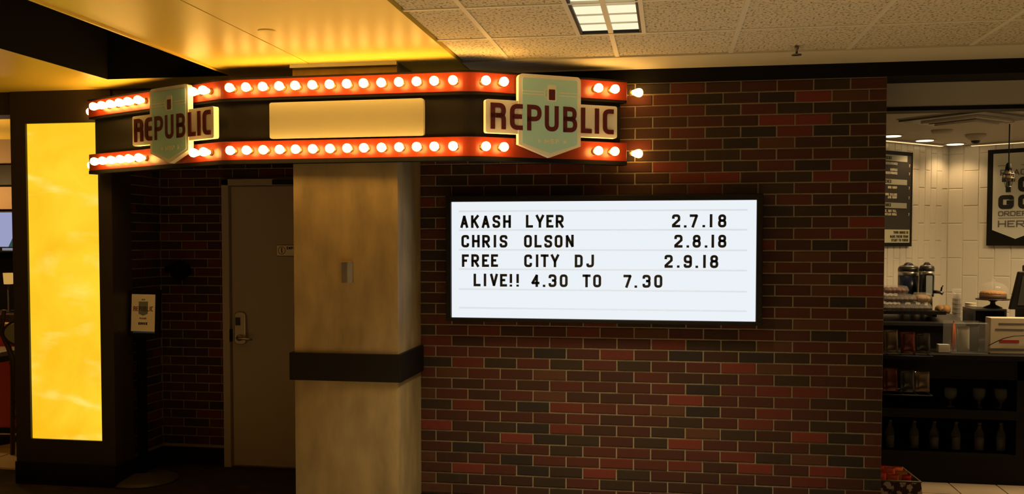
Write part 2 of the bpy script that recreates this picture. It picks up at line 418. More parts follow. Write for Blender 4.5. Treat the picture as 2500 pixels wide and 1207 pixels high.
# smooth yellow ceiling with its black slot
SX0, SX1, SY0, SY1 = -3.462, -2.625, 1.6, 5.375
XSEAM = -2.022
cl = struct(MB().box(SX1, XSEAM-.004, -3.2, YW+.6, ZC-.012, ZC+.05).box(XSEAM+.004, XDW-.004, -3.2, YW+.01, ZC-.012, ZC+.05)
     .box(-9.5, SX0, -3.2, YW+.6, ZC-.012, ZC+.05).box(SX0, SX1, SY1, YW+.6, ZC-.012, ZC+.05).box(SX0, SX1, -3.2, SY0, ZC-.012, ZC+.05)
     .box(XSEAM-.004, XSEAM+.004, -3.2, 5.1, ZC, ZC+.04).build('ceiling_left', DRYWALL), 'smooth yellow painted ceiling beside the tile ceiling', 'ceiling')
sl = MB().box(SX0-.002, SX0+.004, SY0, SY1, ZC-.013, ZC+.42).box(SX1-.004, SX1+.002, SY0, SY1, ZC-.008, ZC+.42).box(SX0-.002, SX1+.002, SY1-.004, SY1+.002, ZC-.013, ZC+.42)
sl.box(SX0-.02, SX1+.02, SY0-.02, SY0, ZC+.05, ZC+.42).box(SX0-.02, SX1+.02, SY0-.02, SY1+.02, ZC+.42, ZC+.44).build('slot_lining', BLACKM, cl)
box('slot_edge', DRYWALL, SX1-.004, SX1+.010, SY0, SY1-.004, ZC-.022, ZC-.012, cl)

# ------------------------------------------------------------------ setting: brick walls
def brick_mesh(me_name, m):
    w, h, c = .5, .5, 1    # unit brick, front at y = 0 (toward -y), chamfered
    cx, cz = .016, .055
    vs = [(-w,.7,-h),(w,.7,-h),(w,.7,h),(-w,.7,h),(-w,.12,-h),(w,.12,-h),(w,.12,h),(-w,.12,h),(-w+cx,0,-h+cz),(w-cx,0,-h+cz),(w-cx,0,h-cz),(-w+cx,0,h-cz)]
    fs = [(0,1,2,3)[::-1]]+[(a, (a+1) % 4, 4+(a+1) % 4, 4+a) for a in range(4)]+[(4+a, 4+(a+1) % 4, 8+(a+1) % 4, 8+a) for a in range(4)]+[(8,9,10,11)]
    return MB().add(vs, fs).mesh(me_name, m)
BMESH = [(brick_mesh('brick', m), w) for m, w in BR]
BPICK = [b for b, w in BMESH for _ in range(w)]
BH, BJ = CH-.0085, .0085
def brick_rows(rows, z_of, x0, x1, phase):
    out = []
    for r in rows:
        x = phase + (0 if r % 2 == 0 else .5)*BW
        x -= math.ceil((x-x0)/BW)*BW
        while x < x1:
            a, b = max(x+BJ/2, x0), min(x+BW-BJ/2, x1)
            if b-a > .02: out.append(((a+b)/2, z_of(r), b-a, r))
            x += BW
    return out
wf = struct(box('wall_front', MORTAR, XWL, XWR, YW+.004, YW+.25, 0, ZC+.2), 'red brown brick wall behind the letter board', 'wall')
bricks = brick_rows(range(-22, 16), lambda r: H-.5530-r*CH, XWL, XWR-.002, -1.4190)
SGX0, SGX1, SGZ0, SGZ1 = -1.330, .533, H-.488, H+.270      # letter board outline
def hidden(b): return SGX0+.02 < b[0]-b[2]/2 and b[0]+b[2]/2 < SGX1-.02 and SGZ0+.02 < b[1]-CH/2 and b[1]+CH/2 < SGZ1-.02
bricks = [b for b in bricks if not hidden(b)]
def score(b):   # the bricks that show largest: nearer ones first, those behind marquee or shadow last
    behind = b[1] > H+.30 and b[0] < -.25
    part_ = SGX0 < b[0] < SGX1 and SGZ0-.04 < b[1] < SGZ1+.04
    return (-2 if behind else 0) + (-1 if part_ else 0) + b[2]*2 + b[0]*.05
bricks.sort(key=score, reverse=True)
REST = []
for k, (x, z, w, r) in enumerate(bricks):
    jit = random.uniform(-.0015, .0015); rz = random.uniform(-.004, .004); me = random.choice(BPICK)
    if k < 300:
        inst('brick', me, wf, (x, YW+jit-.002, z+random.uniform(-.0006, .0006)), (w, .02, BH), (0, random.uniform(-.003, .003), rz))
    else: REST.append((x, z, w, me))
rest = MB(); rest_mats = []; rest_idx = []
for x, z, w, me in REST:
    vs = [(x+v.co.x*w, YW-.002+v.co.y*.02, z+v.co.z*BH) for v in me.vertices]
    rest.add(vs, [tuple(p.vertices) for p in me.polygons])
    if me.materials[0] not in rest_mats: rest_mats.append(me.materials[0])
    rest_idx += [rest_mats.index(me.materials[0])]*len(me.polygons)
ro = rest.build('bricks', rest_mats[0], wf)
for m in rest_mats[1:]: ro.data.materials.append(m)
ro.data.polygons.foreach_set('material_index', rest_idx); ro['kind'] = 'stuff'

struct(box('baseboard_front', BLACK, XCR+.001, XWR, YW-.014, YW+.004, 0, .094), 'black baseboard under the brick wall', 'baseboard')
# black beam over the brick wall and the food counter opening
struct(box('trim_1', BLACKM, XCR+.001, 4.6, YW-.012, YW+.25, H+.932, ZC-.008), 'black beam across the top of the brick wall', 'beam')
# recess behind the marquee
wb_ = struct(box('wall_back', MORTAR, -3.80, -1.90, YDOOR+.006, YDOOR+.2, 0, ZC+.05), 'dark brick wall of the door recess', 'wall')
DX0 = -3.222
p0 = onY(474.5, 620, YDOOR); zrow = onY(474.5, 621.5, YDOOR).z
for x, z, w, r in brick_rows(range(-16, 22), lambda r: zrow-r*CH, -3.722, DX0-.004, p0.x):
    if z > .15 and z < ZC-.03: inst('brick', random.choice(BPICK), wb_, (x, YDOOR, z), (w, .02, BH))
for x, z, w, r in brick_rows(range(-16, -6), lambda r: zrow-r*CH, DX0-.004, -2.2, p0.x):
    if z > H+.455+CH/2-.012 and z < ZC-.03: inst('brick', random.choice(BPICK), wb_, (x, YDOOR, z), (w, .02, BH))
XREC = -3.722
wl = struct(box('wall_left', MORTAR, XREC-.15, XREC-.006, 5.95, YDOOR+.01, 0, ZC+.05), 'dark brick side wall of the door recess', 'wall')
for y, z, w, r in brick_rows(range(-16, 22), lambda r: zrow-r*CH, 5.952, YDOOR-.004, 6.0):
    if z > .15 and z < ZC-.03: inst('brick', random.choice(BPICK), wl, (XREC, y, z), (w, .02, BH), (0, 0, math.pi/2))
struct(box('wall_right', MORTAR, -1.99, -1.80, YW+.25, YDOOR+.01, 0, ZC+.05), 'plain return wall beside the recess door', 'wall')
struct(box('wall_return', MORTAR, -2.0, XWL-.001, YW+.02, YW+.25, 0, ZC+.05), 'plain wall stub behind the column', 'wall')
struct(box('baseboard_back', BLACK, XREC, DX0-.002, YDOOR-.014, YDOOR+.004, 0, .133), 'black baseboard beside the recess door', 'baseboard')
struct(box('baseboard_left', BLACK, XREC-.004, XREC+.012, 5.95, YDOOR-.015, 0, .133), 'black baseboard along the recess side wall', 'baseboard')
struct(box('trim_2', DARKBROWN, -9.5, XCL-.002, 5.735, 5.93, H+.855, ZC-.012), 'dark header beam above the recess and pillar', 'beam')

# ------------------------------------------------------------------ column
cc = thing('column', ((XCL+XCR)/2, YCOL, 0), 'tan mottled square column with a black bumper band', 'column')
box('shaft', COLUMN, XCL, XCR, YCOL, YW+.02, 0, ZC-.012, cc)
b0 = onY(710, 858, YCOL-.022)
box('bumper_band', BLACK, XCL-.024, XCR+.022, YCOL-.024, YW-.016, H-.806, H-.647, cc, .002)
box('top_trim', CREAM, XCL-.004, XCR+.006, YCOL-.03, YCOL, ZC-.034, ZC-.012, cc)
pl_a, pl_b = onY(832, 641, YCOL-.03), onY(859, 691, YCOL-.03)
tp = thing('wall_plate', ((pl_a.x+pl_b.x)/2, YCOL, pl_b.z), 'small steel cover box mounted on the tan column', 'cover plate')
pm = MB().prism([(pl_a.x, 0), (pl_b.x, 0), (pl_b.x, .022), (pl_b.x-.024, .032), (pl_b.x-.029, .032), (pl_a.x, .020)][::-1], lambda a, b, d: (a, YCOL-b, d), pl_b.z, pl_a.z)
pm.build('cover', STEEL, tp)
box('top_lip', STEEL, pl_a.x-.001, pl_b.x+.001, YCOL-.036, YCOL, pl_a.z-.001, pl_a.z+.003, tp)

# ------------------------------------------------------------------ marquee
MA, MBp, MC, MD = (-3.79, 5.66), (-2.53, 5.05), (-1.064, 5.01), (-.243, 5.50)
ZT, ZU0, ZL1, ZB = H+.922, H+.815, H+.570, H+.462
mq = thing('marquee', (-1.8, 5.1, ZB), 'three sided red and black marquee edged with glowing bulbs', 'marquee')
def rounded_path(off, r=.07):
    P = [Vector(p) for p in (MA, MBp, MC, MD)]
    out = []
    N = []
    for i in range(3):
        t = (P[i+1]-P[i]).normalized(); N.append(Vector((t.y, -t.x)))
    for i, p in enumerate(P):
        if i == 0: out.append(p+N[0]*off)
        elif i == 3: out.append(p+N[2]*off)
        else:
            m = (N[i-1]+N[i]).normalized(); k = 1/m.dot(N[i]); q = p+m*(off*k)
            a = (P[i-1]-P[i]).normalized(); b = (P[i+1]-P[i]).normalized()
            for j in range(7):
                tt = j/6; out.append((q+a*r)*(1-tt)**2 + q*2*tt*(1-tt) + (q+b*r)*tt*tt)
    return out
def ribbon(z0, z1, off0, off1, trim=0):
    f = rounded_path(off1); b = rounded_path(off0); n = len(f)
    if trim:
        for L in (f, b):
            L[0] = L[0]+(L[1]-L[0]).normalized()*trim; L[-1] = L[-1]+(L[-2]-L[-1]).normalized()*trim
    vs = []
    for i in range(n):
        for q, z in ((f[i], z0), (f[i], z1), (b[i], z1), (b[i], z0)): vs.append((q.x, q.y, z))
    fs = []
    for i in range(n-1):
        a, c = i*4, (i+1)*4
        for k in range(4): fs.append((a+k, a+(k+1) % 4, c+(k+1) % 4, c+k))
    fs += [(0,3,2,1), tuple((n-1)*4+k for k in range(4))]
    return MB().add(vs, fs)
ribbon(ZB-.008, ZT+.004, -.075, -.030, .03).build('fascia', BLACK, mq)
ribbon(ZU0, ZT, -.055, 0).build('red_band', RED, mq, .003)
ribbon(ZB, ZL1, -.055, 0).build('red_band', RED, mq, .003)
ribbon(ZT, ZT+.008, -.06, .004).build('band_lip', BLACKM, mq)
ribbon(ZU0-.014, ZU0, -.06, -.004).build('band_lip', BLACKM, mq)
ribbon(ZB-.022, ZB, -.06, .002).build('band_lip', BLACKM, mq)
prof = [(r*.93, h) for r, h in [(.010,.008),(.0125,.014),(.017,.026),(.024,.040),(.0275,.052),(.0265,.063),(.021,.072),(.011,.0775),(.002,.079)]]
bulb_me = MB().lathe(prof, n=14).mesh('bulb', BULB)
sock_me = MB().lathe([(.019,-.002),(.019,.005),(.0145,.007),(.0135,.014)], n=14).mesh('socket', mat('brass_socket', (.35, .20, .08), .4, metal=.7))
def bulb(x, y, z, d):
    q = Vector(d).to_track_quat('Z', 'Y').to_euler()
    b = inst('bulb', bulb_me, None, (x, y, z), (1, 1, 1), q); put(b, mq)
    s = inst('socket', sock_me, None, (x, y, z), (1, 1, 1), q); put(s, b)
def frame(P, Q):
    t = Vector((Q[0]-P[0], Q[1]-P[1])).normalized(); return Vector(P), t, Vector((t.y, -t.x))
ZBU, ZBL = H+.868, H+.513
def face_bulb(P, Q, s, zs):
    o, t, n = frame(P, Q); p = o+t*s
    for z in zs: bulb(p.x, p.y, z, (n.x, n.y, 0))
for u in (562, 602, 643, 683, 722, 764, 806, 848, 889, 932, 975, 1018, 1061, 1107):
    face_bulb(MBp, MC, onV(u, 210, MBp, MC, .045)[0], (ZBU, ZBL))
for u in (1185, 1229, 1460, 1500): face_bulb(MC, MD, onV(u, 200, MC, MD, .045)[0], (ZBU, ZBL))
for u in (231, 251, 272, 294, 315, 340, 474, 499): face_bulb(MA, MBp, onV(u, 250, MA, MBp, .045)[0], (ZBU, ZBL))
for z in (ZBU, ZBL):
    bulb(MD[0]+.012, MD[1]+.035, z, (1, .03, -.05)); bulb(MA[0]+.050, MA[1]+.030, z-.012, (-1, .0, 0))
# cream blank panel on the middle face
o_, t_, n_ = frame(MBp, MC)
fnF = lambda a, b, d: (o_.x+t_.x*a+n_.x*d, o_.y+t_.y*a+n_.y*d, b)
MB().prism(rrect(.287, H+.580, 1.195, H+.784, .012), fnF, -.03, .004).build('blank_panel', CREAM, mq)

# ------------------------------------------------------------------ REPUBLIC emblems
def emblem(P, Q, s0, label):
    o, t, n = frame(P, Q)
    def fn(a, b, d): q = o+t*(s0+a)+n*d; return (q.x, q.y, H+b)
    c = o+t*(s0+.4)
    e = thing('logo_sign', (c.x, c.y, H+.466), label, 'sign', 'emblem signs on the marquee')
    MB().prism(rrect(0, .588, .80, .770, .012), fn, .012, .048).build('name_plate', CREAMEDGE, e)
    for a in (.10, .64): MB().prism([(a, .64), (a+.06, .64), (a+.06, .72), (a, .72)], fn, -.0295, .012).build('mounting_block', BLACK, e)
    def shield(i, r):
        x0, x1, zt, zs, zp = .190+i, .568-i, .920-i, .532+i*.35, .464+i*1.05
        pts = [(x0, zs), (.379, zp), (x1, zs)]
        for cx, a in ((x1-r, 0), (x0+r, 90)):
            for k in range(6):
                q = math.radians(a+18*k); pts.append((cx+r*math.cos(q), zt-r+r*math.sin(q)))
        return pts
    MB().prism(shield(0, .025), fn, .016, .052).build('shield', CREAMEDGE, e)
    sf = MB().prism(shield(.022, .012), fn, .050, .0535).build('shield_face', TEAL, e)
    for z in (.826, .810):
        for a, b in ((.215, .340), (.436, .543)): MB().prism([(a, z-.0025), (b, z-.0025), (b, z+.0025), (a, z+.0025)], fn, .053, .0545).build('pinstripe', PALE, sf)
    MB().prism(rrect(.362, .776, .416, .866, .008), fn, .053, .0550).build('mug_outline', PALE, sf)
    hm = MB(); thick(hm, fillet([(.366, .842), (.346, .842, 1), (.346, .796, 1), (.366, .796)], .012, 0), 0, .005, fn, .053, .0548); hm.build('mug_handle', PALE, sf)
    MB().prism(rrect(.370, .783, .408, .842, .004), fn, .0548, .0562).build('mug_drink', MAROON, sf)
    for ch, a, b in (('R',.027,.1145),('E',.140,.214),('P',.240,.326),('U',.346,.430),('B',.458,.544),('L',.570,.636),('I',.6575,.6815),('C',.708,.775)):
        g = MB(); gw = BRAND[ch][0]
        glyph(g, ch, a, .609, (b-a)/(gw or 1), .142, .0245, fn, .047, .0560, BRAND, rad=.034)
        g.build('letter', MAROON, e)
    mm = MB(); text(mm, 'MSP', .389, .541, .026, fn, .053, .0545, wd=.021, st=.0055, gap=.009, align='c'); mm.build('lettering', PALE, sf)
    for cx in (.312, .468):
        MB().prism([(cx+(.013 if k % 2 == 0 else .0055)*math.sin(k*math.pi/5), .554+(.013 if k % 2 == 0 else .0055)*math.cos(k*math.pi/5)) for k in range(10)][::-1], fn, .053, .0545).build('star', PALE, sf)
emblem(MC, MD, .066, 'teal and cream shield logo sign on the right face of the marquee')
emblem(MA, MBp, .576, 'teal and cream shield logo sign on the angled left face of the marquee')

# ------------------------------------------------------------------ letter board
lb = thing('letter_board', ((SGX0+SGX1)/2, YW, SGZ0), 'black framed lit white letter board hung on brick wall', 'letter board')
YF = YW-.105; IX0, IX1, IZ0, IZ1 = -1.2985, .4975, H-.466, H+.2345
def bar(x0, x1, z0, z1, name): return box(name, BLACK, x0, x1, YF, YW-.006, z0, z1, lb, .004)
bar(SGX0, SGX1, IZ1, SGZ1, 'frame_rail'); bar(SGX0, SGX1, SGZ0, IZ0, 'frame_rail')
bar(SGX0, IX0, IZ0, IZ1, 'frame_stile'); bar(IX1, SGX1, IZ0, IZ1, 'frame_stile')
box('lit_panel', BOARD, IX0, IX1, YW-.078, YW-.012, IZ0, IZ1, lb)
YP = YW-.078
ZR = {0: None}
def bz(x, y): return onY(1080+x*.328, 460+y*.328, YP).z
for y in (168, 312, 462, 609, 756, 898):
    z = (bz(130, y)+bz(2268, y-(6 if y < 700 else -6)))/2
    box('letter_rail', RAIL, IX0+.045, IX1-.05, YP-.003, YP, z-.006, z+.004, lb)
rows = [
 (203, 297, 192, 290, [('A',163),('K',242),('A',322),('S',402),('H',481),('L',648),('Y',726),('E',800),('R',873),('2',1740),('.',1808),('7',1872),('.',1946),('1',2000),('8',2083)]),
 (348, 443, 346, 441, [('C',170),('H',249),('R',325),('I',391),('S',455),('O',637),('L',712),('S',788),('O',865),('N',948),('2',1757),('.',1827),('8',1893),('.',1963),('1',2013),('8',2083)]),
 (493, 588, 495, 591, [('F',171),('R',244),('E',321),('E',388),('C',638),('I',705),('T',761),('Y',838),('D',1015),('J',1100),('2',1684),('.',1756),('9',1827),('.',1894),('1',1951),('8',2023)]),
 (640, 735, 644, 740, [('L',258),('I',317),('V',384),('E',455),('!',510),('!',560),('4',692),('.',757),('3',820),('0',903),('T',1073),('O',1152),('7',1378),('.',1440),('3',1520),('0',1607)]),
]
GL['0'] = GL['O']
fnB = lambda a, b, d: (a, YP-d, b)
for t0, b0_, t1, b1_, L in rows:
    zt = [bz(163, t0), bz(2083, t1)]; zb = [bz(163, b0_), bz(2083, b1_)]
    zt = sum(zt)/2; zb = sum(zb)/2
    for ch, x in L:
        X = onY(1080+x*.328, 460+(t0+b0_)/2*.328, YP-.003).x
        gw = GL[ch][0]; wd = .0475; W = max(wd*gw if gw else .0150, .0150)
        g = MB(); glyph(g, ch, X-W/2, zb+random.uniform(-.0008, .0008), wd, zt-zb, .0150, fnB, .001, .0035)
        g.build('letter', INK, lb)

# ------------------------------------------------------------------ backlit onyx pillar
YL = 5.72
op = thing('light_pillar', (-4.05, YL, 0), 'glowing yellow onyx light panel in a dark framed pillar', 'light panel')
PX0, PX1, PZ0, PZ1 = -4.300, -3.766, H-1.357, H+.791
LX0, LX1 = -4.412, -3.668
fm = MB().box(LX0, PX0, YL, 5.945, .155, ZC-.012).box(PX1, LX1, YL, 5.945, .155, ZC-.012).box(PX0, PX1, YL, 5.945, .155, PZ0).box(PX0, PX1, YL, 5.945, PZ1, ZC-.012)
fm.build('frame', DARKBROWN, op)
box('onyx_panel', ONYX, PX0, PX1, YL+.018, YL+.05, PZ0, PZ1, op)
box('plinth', BLACK, LX0-.004, LX1+.006, YL-.012, 5.945, 0, .155, op, .003)

# ------------------------------------------------------------------ recess door
d1 = struct(box('door_1', TAN, DX0+.062, -2.20, YDOOR-.002, YDOOR+.04, .012, H+.395), 'tan painted metal door in the brick recess', 'door')
MB().box(DX0, DX0+.055, YDOOR-.035, YDOOR+.03, 0, H+.448).box(-2.193, -2.138, YDOOR-.035, YDOOR+.03, 0, H+.448).box(DX0, -2.138, YDOOR-.035, YDOOR+.03, H+.402, H+.448).build('door_frame', TAN, d1, .003)
box('closer_arm', BLACK, -2.818, -2.25, YDOOR-.06, YDOOR-.034, H+.404, H+.440, d1, .003)
lk = onY(572, 763, YDOOR-.03); lk2 = onY(600, 842, YDOOR-.03)
lm = MB().prism(rrect(lk.x-.002, lk2.z, lk2.x, lk.z, .030), XZ(YDOOR-.002), 0, .032).build('lock_body', STEEL, d1, .006)
kx0, kz0 = onY(574, 795, YDOOR-.04).x, onY(574, 795, YDOOR-.04).z; kx1, kz1 = onY(586, 776, YDOOR-.04).x, onY(586, 776, YDOOR-.04).z
box('keypad', GREYPL, kx0, kx1, YDOOR-.037, YDOOR-.03, kz0, kz1, lm)
hz = onY(580, 826, YDOOR-.06).z; hx = (lk.x+lk2.x)/2
lev = MB().tube([(hx, YDOOR-.03, hz), (hx, YDOOR-.075, hz), (hx+.02, YDOOR-.082, hz), (hx+.075, YDOOR-.078, hz-.004), (hx+.115, YDOOR-.068, hz-.006)], [.012, .012, .012, .010, .009], 10)
lev.lathe([(.024, 0), (.024, .012), (.016, .016)], (hx, YDOOR-.033, hz), (0, -1, 0), 16).build('lever', STEEL, lm)
box('strike_plate', BLACK, DX0+.053, DX0+.064, YDOOR-.036, YDOOR-.004, hz-.03, hz+.06, d1)
s0, s1 = onY(674, 598, YDOOR-.006), onY(674, 626, YDOOR-.006)
ds = thing('door_sign', (s0.x+.13, YDOOR, s1.z), 'small pale notice plate with a round symbol on the door', 'sign')
fnD = lambda a, b, d: (a, YDOOR-.002-d, b)
MB().prism(rrect(s0.x, s1.z, s0.x+.30, s0.z, .008), fnD, 0, .003).build('border', mat('brown_border', (.05, .03, .02), .6), ds)
MB().prism(rrect(s0.x+.004, s1.z+.004, s0.x+.296, s0.z-.004, .006), fnD, .0025, .005).build('plate', PAPER, ds)
zc_ = (s0.z+s1.z)/2; g = MB()
ring = [Vector((s0.x+.044+.027*math.cos(k*math.pi/10), zc_+.027*math.sin(k*math.pi/10))) for k in range(20)]
thick(g, ring, 1, .004, fnD, .0045, .006)
g.prism([(s0.x+.044+.006*math.cos(k*math.pi/5), zc_+.014+.006*math.sin(k*math.pi/5)) for k in range(10)], fnD, .0045, .006)
thick(g, [Vector((s0.x+.042, zc_+.008)), Vector((s0.x+.046, zc_-.018))], 0, .009, fnD, .0045, .006); g.build('symbol', mat('brown_ink', (.10, .05, .03), .6), ds)
g = MB(); text(g, 'EMPLOYEES', s0.x+.082, zc_+.008, .020, fnD, .0045, .006, st=.0055); text(g, 'ONLY', s0.x+.182, zc_-.026, .020, fnD, .0045, .006, st=.0055, align='c'); g.build('lettering', INK, ds)

# black round fixture on the recess wall
wfx = onY(443, 662, YDOOR-.06)
fx = thing('wall_fixture', (wfx.x, YDOOR, wfx.z), 'small black rounded fixture on the dark recess wall', 'fixture')
MB().lathe([(.045, 0), (.045, .02), (.030, .03), (.030, .05), (.062, .06), (.070, .085), (.062, .115), (.04, .128), (.01, .133)], (wfx.x, YDOOR, wfx.z), (0, -1, 0), 20).build('housing', BLACKM, fx)
box('bracket', BLACKM, wfx.x-.15, wfx.x-.03, YDOOR-.035, YDOOR, wfx.z-.012, wfx.z+.03, fx, .004)

# ------------------------------------------------------------------ sign stand
SB = onZ(354, 1172, 0)
YS = SB.y-.02
ss = thing('sign_stand', (SB.x, YS, 0), 'black post stand with round base holding a printed paper notice', 'sign stand')
MB().lathe([(.235, 0), (.235, .012), (.20, .028), (.06, .045), (.03, .06)], (SB.x, YS, 0), (0, 0, 1), 32).build('base', mat('worn_grey_base', (.045, .042, .036), .5), ss)
c0, c1, c2, c3 = onY(318, 719, YS-.05), onY(374, 721, YS-.05), onY(376, 811, YS-.05), onY(321, 810, YS-.05)
MB().lathe([(.033, .05), (.033, c3.z-.02), (.038, c3.z-.02), (.038, c3.z+.01)], (SB.x, YS, 0), (0, 0, 1), 16).build('post', BLACKM, ss)
cxm = (c0.x+c2.x)/2; hw = .088; zt_, zb_ = (c0.z+c1.z)/2, (c2.z+c3.z)/2
TL = math.radians(8)
fnS = lambda a, b, d: (cxm+a, YS-.038-d+math.tan(TL)*(b-zb_)*.5, b)
MB().prism([(-hw-.03, zb_-.03), (hw+.03, zb_-.03), (hw+.03, zt_+.03), (-hw-.03, zt_+.03)], fnS, -.02, .006).build('sign_holder', BLACKM, ss)
pp = MB().prism([(-hw, zb_+.003), (hw, zb_+.001), (hw-.001, zt_), (-hw, zt_+.002)], fnS, .006, .008).build('paper', mat('notice_paper', (.86, .80, .70), .8), ss)
MB().prism([(-hw+.014, zb_-.009), (hw, zb_-.009), (hw, zb_), (-hw+.014, zb_)], fnS, .006, .009).build('blue_edge', BLUE, pp)
hh = zt_-zb_
g = MB().prism([(-.034, zb_+hh*.48), (0, zb_+hh*.43), (.034, zb_+hh*.48), (.034, zb_+hh*.81), (-.034, zb_+hh*.81)], fnS, .008, .009); g.build('printed_shield', mat('print_grey_teal', (.16, .20, .20), .8), pp)
g = MB(); text(g, 'REPUBLIC', 0, zb_+hh*.55, .033, fnS, .0088, .0096, wd=.0165, st=.0050, gap=.0045, align='c', table=BRAND); g.build('printed_name', MAROON, pp)
g = MB(); text(g, 'MSP', 0, zb_+hh*.84, .010, fnS, .0082, .0092, align='c'); text(g, 'PLEASE', 0, zb_+hh*.335, .011, fnS, .0082, .0092, align='c'); text(g, 'KNOCK', 0, zb_+hh*.185, .017, fnS, .0082, .0092, st=.0055, align='c'); g.build('printed_text', INK, pp)

# ------------------------------------------------------------------ ceiling fixtures
def troffer(x, y0, y1, label, watts):
    t = thing('ceiling_light', (x, (y0+y1)/2, ZC+.05), label, 'ceiling light', 'recessed ceiling lights')
    x0, x1 = x-.150, x+.150
    MB().box(x0-.02, x0, y0-.02, y1+.02, ZC-.006, ZC+.004).box(x1, x1+.02, y0-.02, y1+.02, ZC-.006, ZC+.004).box(x0, x1, y0-.02, y0, ZC-.006, ZC+.004).box(x0, x1, y1, y1+.02, ZC-.006, ZC+.004).build('trim_frame', GRIDM, t)
    MB().box(x0, x0+.012, y0, y1, ZC-.003, ZC+.045).box(x1-.012, x1, y0, y1, ZC-.003, ZC+.045).box(x0, x1, y0, y0+.01, ZC-.003, ZC+.045).box(x0, x1, y1-.01, y1, ZC-.003, ZC+.045).build('side_baffle', BLACK, t)
    box('diffuser', TUBE, x0+.012, x1-.012, y0+.01, y1-.01, ZC+.011, ZC+.020, t)
    box('louver_spine', GRIDM, x-.003, x+.003, y0+.01, y1-.01, ZC+.002, ZC+.011, t)
    n = 7; me = MB().box(x0+.012, x1-.012, -.002, .002, .004, .011).mesh('louver_blade', GRIDM)
    for k in range(1, n): inst('louver_blade', me, t, (0, y0+(y1-y0)*k/n, ZC))
    ld = bpy.data.lights.new('tube_light', 'AREA'); ld.shape = 'RECTANGLE'; ld.size = .26; ld.size_y = y1-y0-.04
    ld.energy = watts; ld.color = (1, .78, .43); ld.spread = math.radians(96)
    lo = bpy.data.objects.new('tube_light', ld); col.objects.link(lo); lo.location = (x, (y0+y1)/2, ZC-.008); put(lo, t)
troffer(-.285, TY0, TY1, 'narrow louvered fluorescent light glowing in the tile ceiling', TROFFER_W)
for k, (x, y) in enumerate(((-.285, .4), (-.285, -2.4), (2.15, 1.6), (2.15, -1.2))):  # further troffers out of view, added to light the room
    troffer(x, y, y+1.215, ['narrow louvered fluorescent light in the tile ceiling above the viewer', 'narrow louvered fluorescent light in the tile ceiling behind the viewer', 'narrow louvered fluorescent light in the tile ceiling at the near right', 'narrow louvered fluorescent light in the tile ceiling at the far rear right'][k], TROFFER_W*.30)
for k, (x, y) in enumerate(((-2.3, 1.2), (-4.4, 2.2), (-4.4, -.2), (-2.3, -1.4))):  # out of view, added to bounce warm light onto the yellow ceiling
    d = thing('ceiling_downlight', (x, y, ZC-.012), 'round amber downlight in the yellow ceiling, '+['right of the black slot', 'left of the black slot', 'left and nearest the viewer', 'rearmost at the right'][k], 'downlight', 'amber downlights in the yellow ceiling')
    MB().lathe([(.085, -.006), (.085, 0)], (x, y, ZC-.012), n=20).build('trim_ring', WHITEPAINT, d); MB().lathe([(.066, -.009), (.066, -.005)], (x, y, ZC-.012), n=20).build('lens', DOWN, d)
    ld = bpy.data.lights.new('amber_lamp', 'SPOT'); ld.energy = 120; ld.color = (1, .62, .22); ld.spot_size = math.radians(95); ld.spot_blend = .5; ld.shadow_soft_size = .06
    lo = bpy.data.objects.new('amber_lamp', ld); col.objects.link(lo); lo.location = (x, y, ZC-.03); put(lo, d)
sp = onZ(1945, 112, ZC)
sk = thing('sprinkler', (sp.x, sp.y, ZC-.05), 'small metal sprinkler head hanging from the tile ceiling', 'sprinkler')
MB().lathe([(.007, 0), (.006, .025), (.011, .03), (.011, .046)], (sp.x, sp.y, ZC-.046), n=10).build('stem', STEELD, sk)
MB().lathe([(.026, -.003), (.026, .001)], (sp.x, sp.y, ZC-.046), n=16).build('deflector', STEELD, sk)
cp = onZ(651, 75, ZC-.012)
tag(MB().lathe([(.028, -.004), (.040, -.002), (.042, 0)], (cp.x, cp.y, ZC-.012), n=24).build('sprinkler_cover', DRYWALL), 'flush round cover plate on the yellow ceiling', 'cover plate')

# ------------------------------------------------------------------ food counter area at the right: shell
ZK = H+.82
KC = onZ(2316, 358, ZK)                          # inner corner of the two tiled walls
AZL, AZR = math.radians(47), math.radians(55)
dl = Vector((-math.sin(AZL), -math.cos(AZL))); dr = Vector((math.sin(AZR), -math.cos(AZR)))
def tiled(name, d, length, tw, th, label, left):
    P = Vector((KC.x, KC.y)); Q = P+d*length
    n = Vector((d.y, -d.x)) if not left else Vector((-d.y, d.x))     # toward the room
    if n.y > 0: n = -n
    def fn(a, b, dd): q = P+d*a+n*dd; return (q.x, q.y, b)
    w = struct(MB().prism([(-.02, 0), (length, 0), (length, ZK+.02), (-.02, ZK+.02)], fn, -.12, -.004).build(name, GROUT), label, 'wall')
    q0 = P; ang = math.atan2(d.y, d.x)
    me = MB(); j = .0035; hw, hh = tw/2-j/2, th/2-j/2; c = .006
    me.add([(-hw,.008,-hh),(hw,.008,-hh),(hw,.008,hh),(-hw,.008,hh),(-hw+c,0,-hh+c),(hw-c,0,-hh+c),(hw-c,0,hh-c),(-hw+c,0,hh-c)],
           [(0,1,5,4),(1,2,6,5),(2,3,7,6),(3,0,4,7),(4,5,6,7)])
    ms = me.mesh('wall_tile', WALLTILE)
    ry = math.atan2(n.y, n.x)+math.pi/2
    i = 0
    while (i+1)*tw < length:
        z = .62 + (th/2 if i % 2 else 0)
        while z < ZK:
            zz0, zz1 = max(z, .6), min(z+th, ZK)
            if zz1-zz0 > .03:
                q = P+d*((i+.5)*tw)+n*.002
                inst('wall_tile', ms, w, (q.x, q.y, (zz0+zz1)/2), (1, 1, (zz1-zz0)/th), (random.uniform(-.004, .004), 0, ry+random.uniform(-.01, .01)))
            z += th
        i += 1
    return P, d, n
KL = tiled('wall_kitchen_left', dl, 1.9, .085, .300, 'white vertical tile wall with the menu board', True)
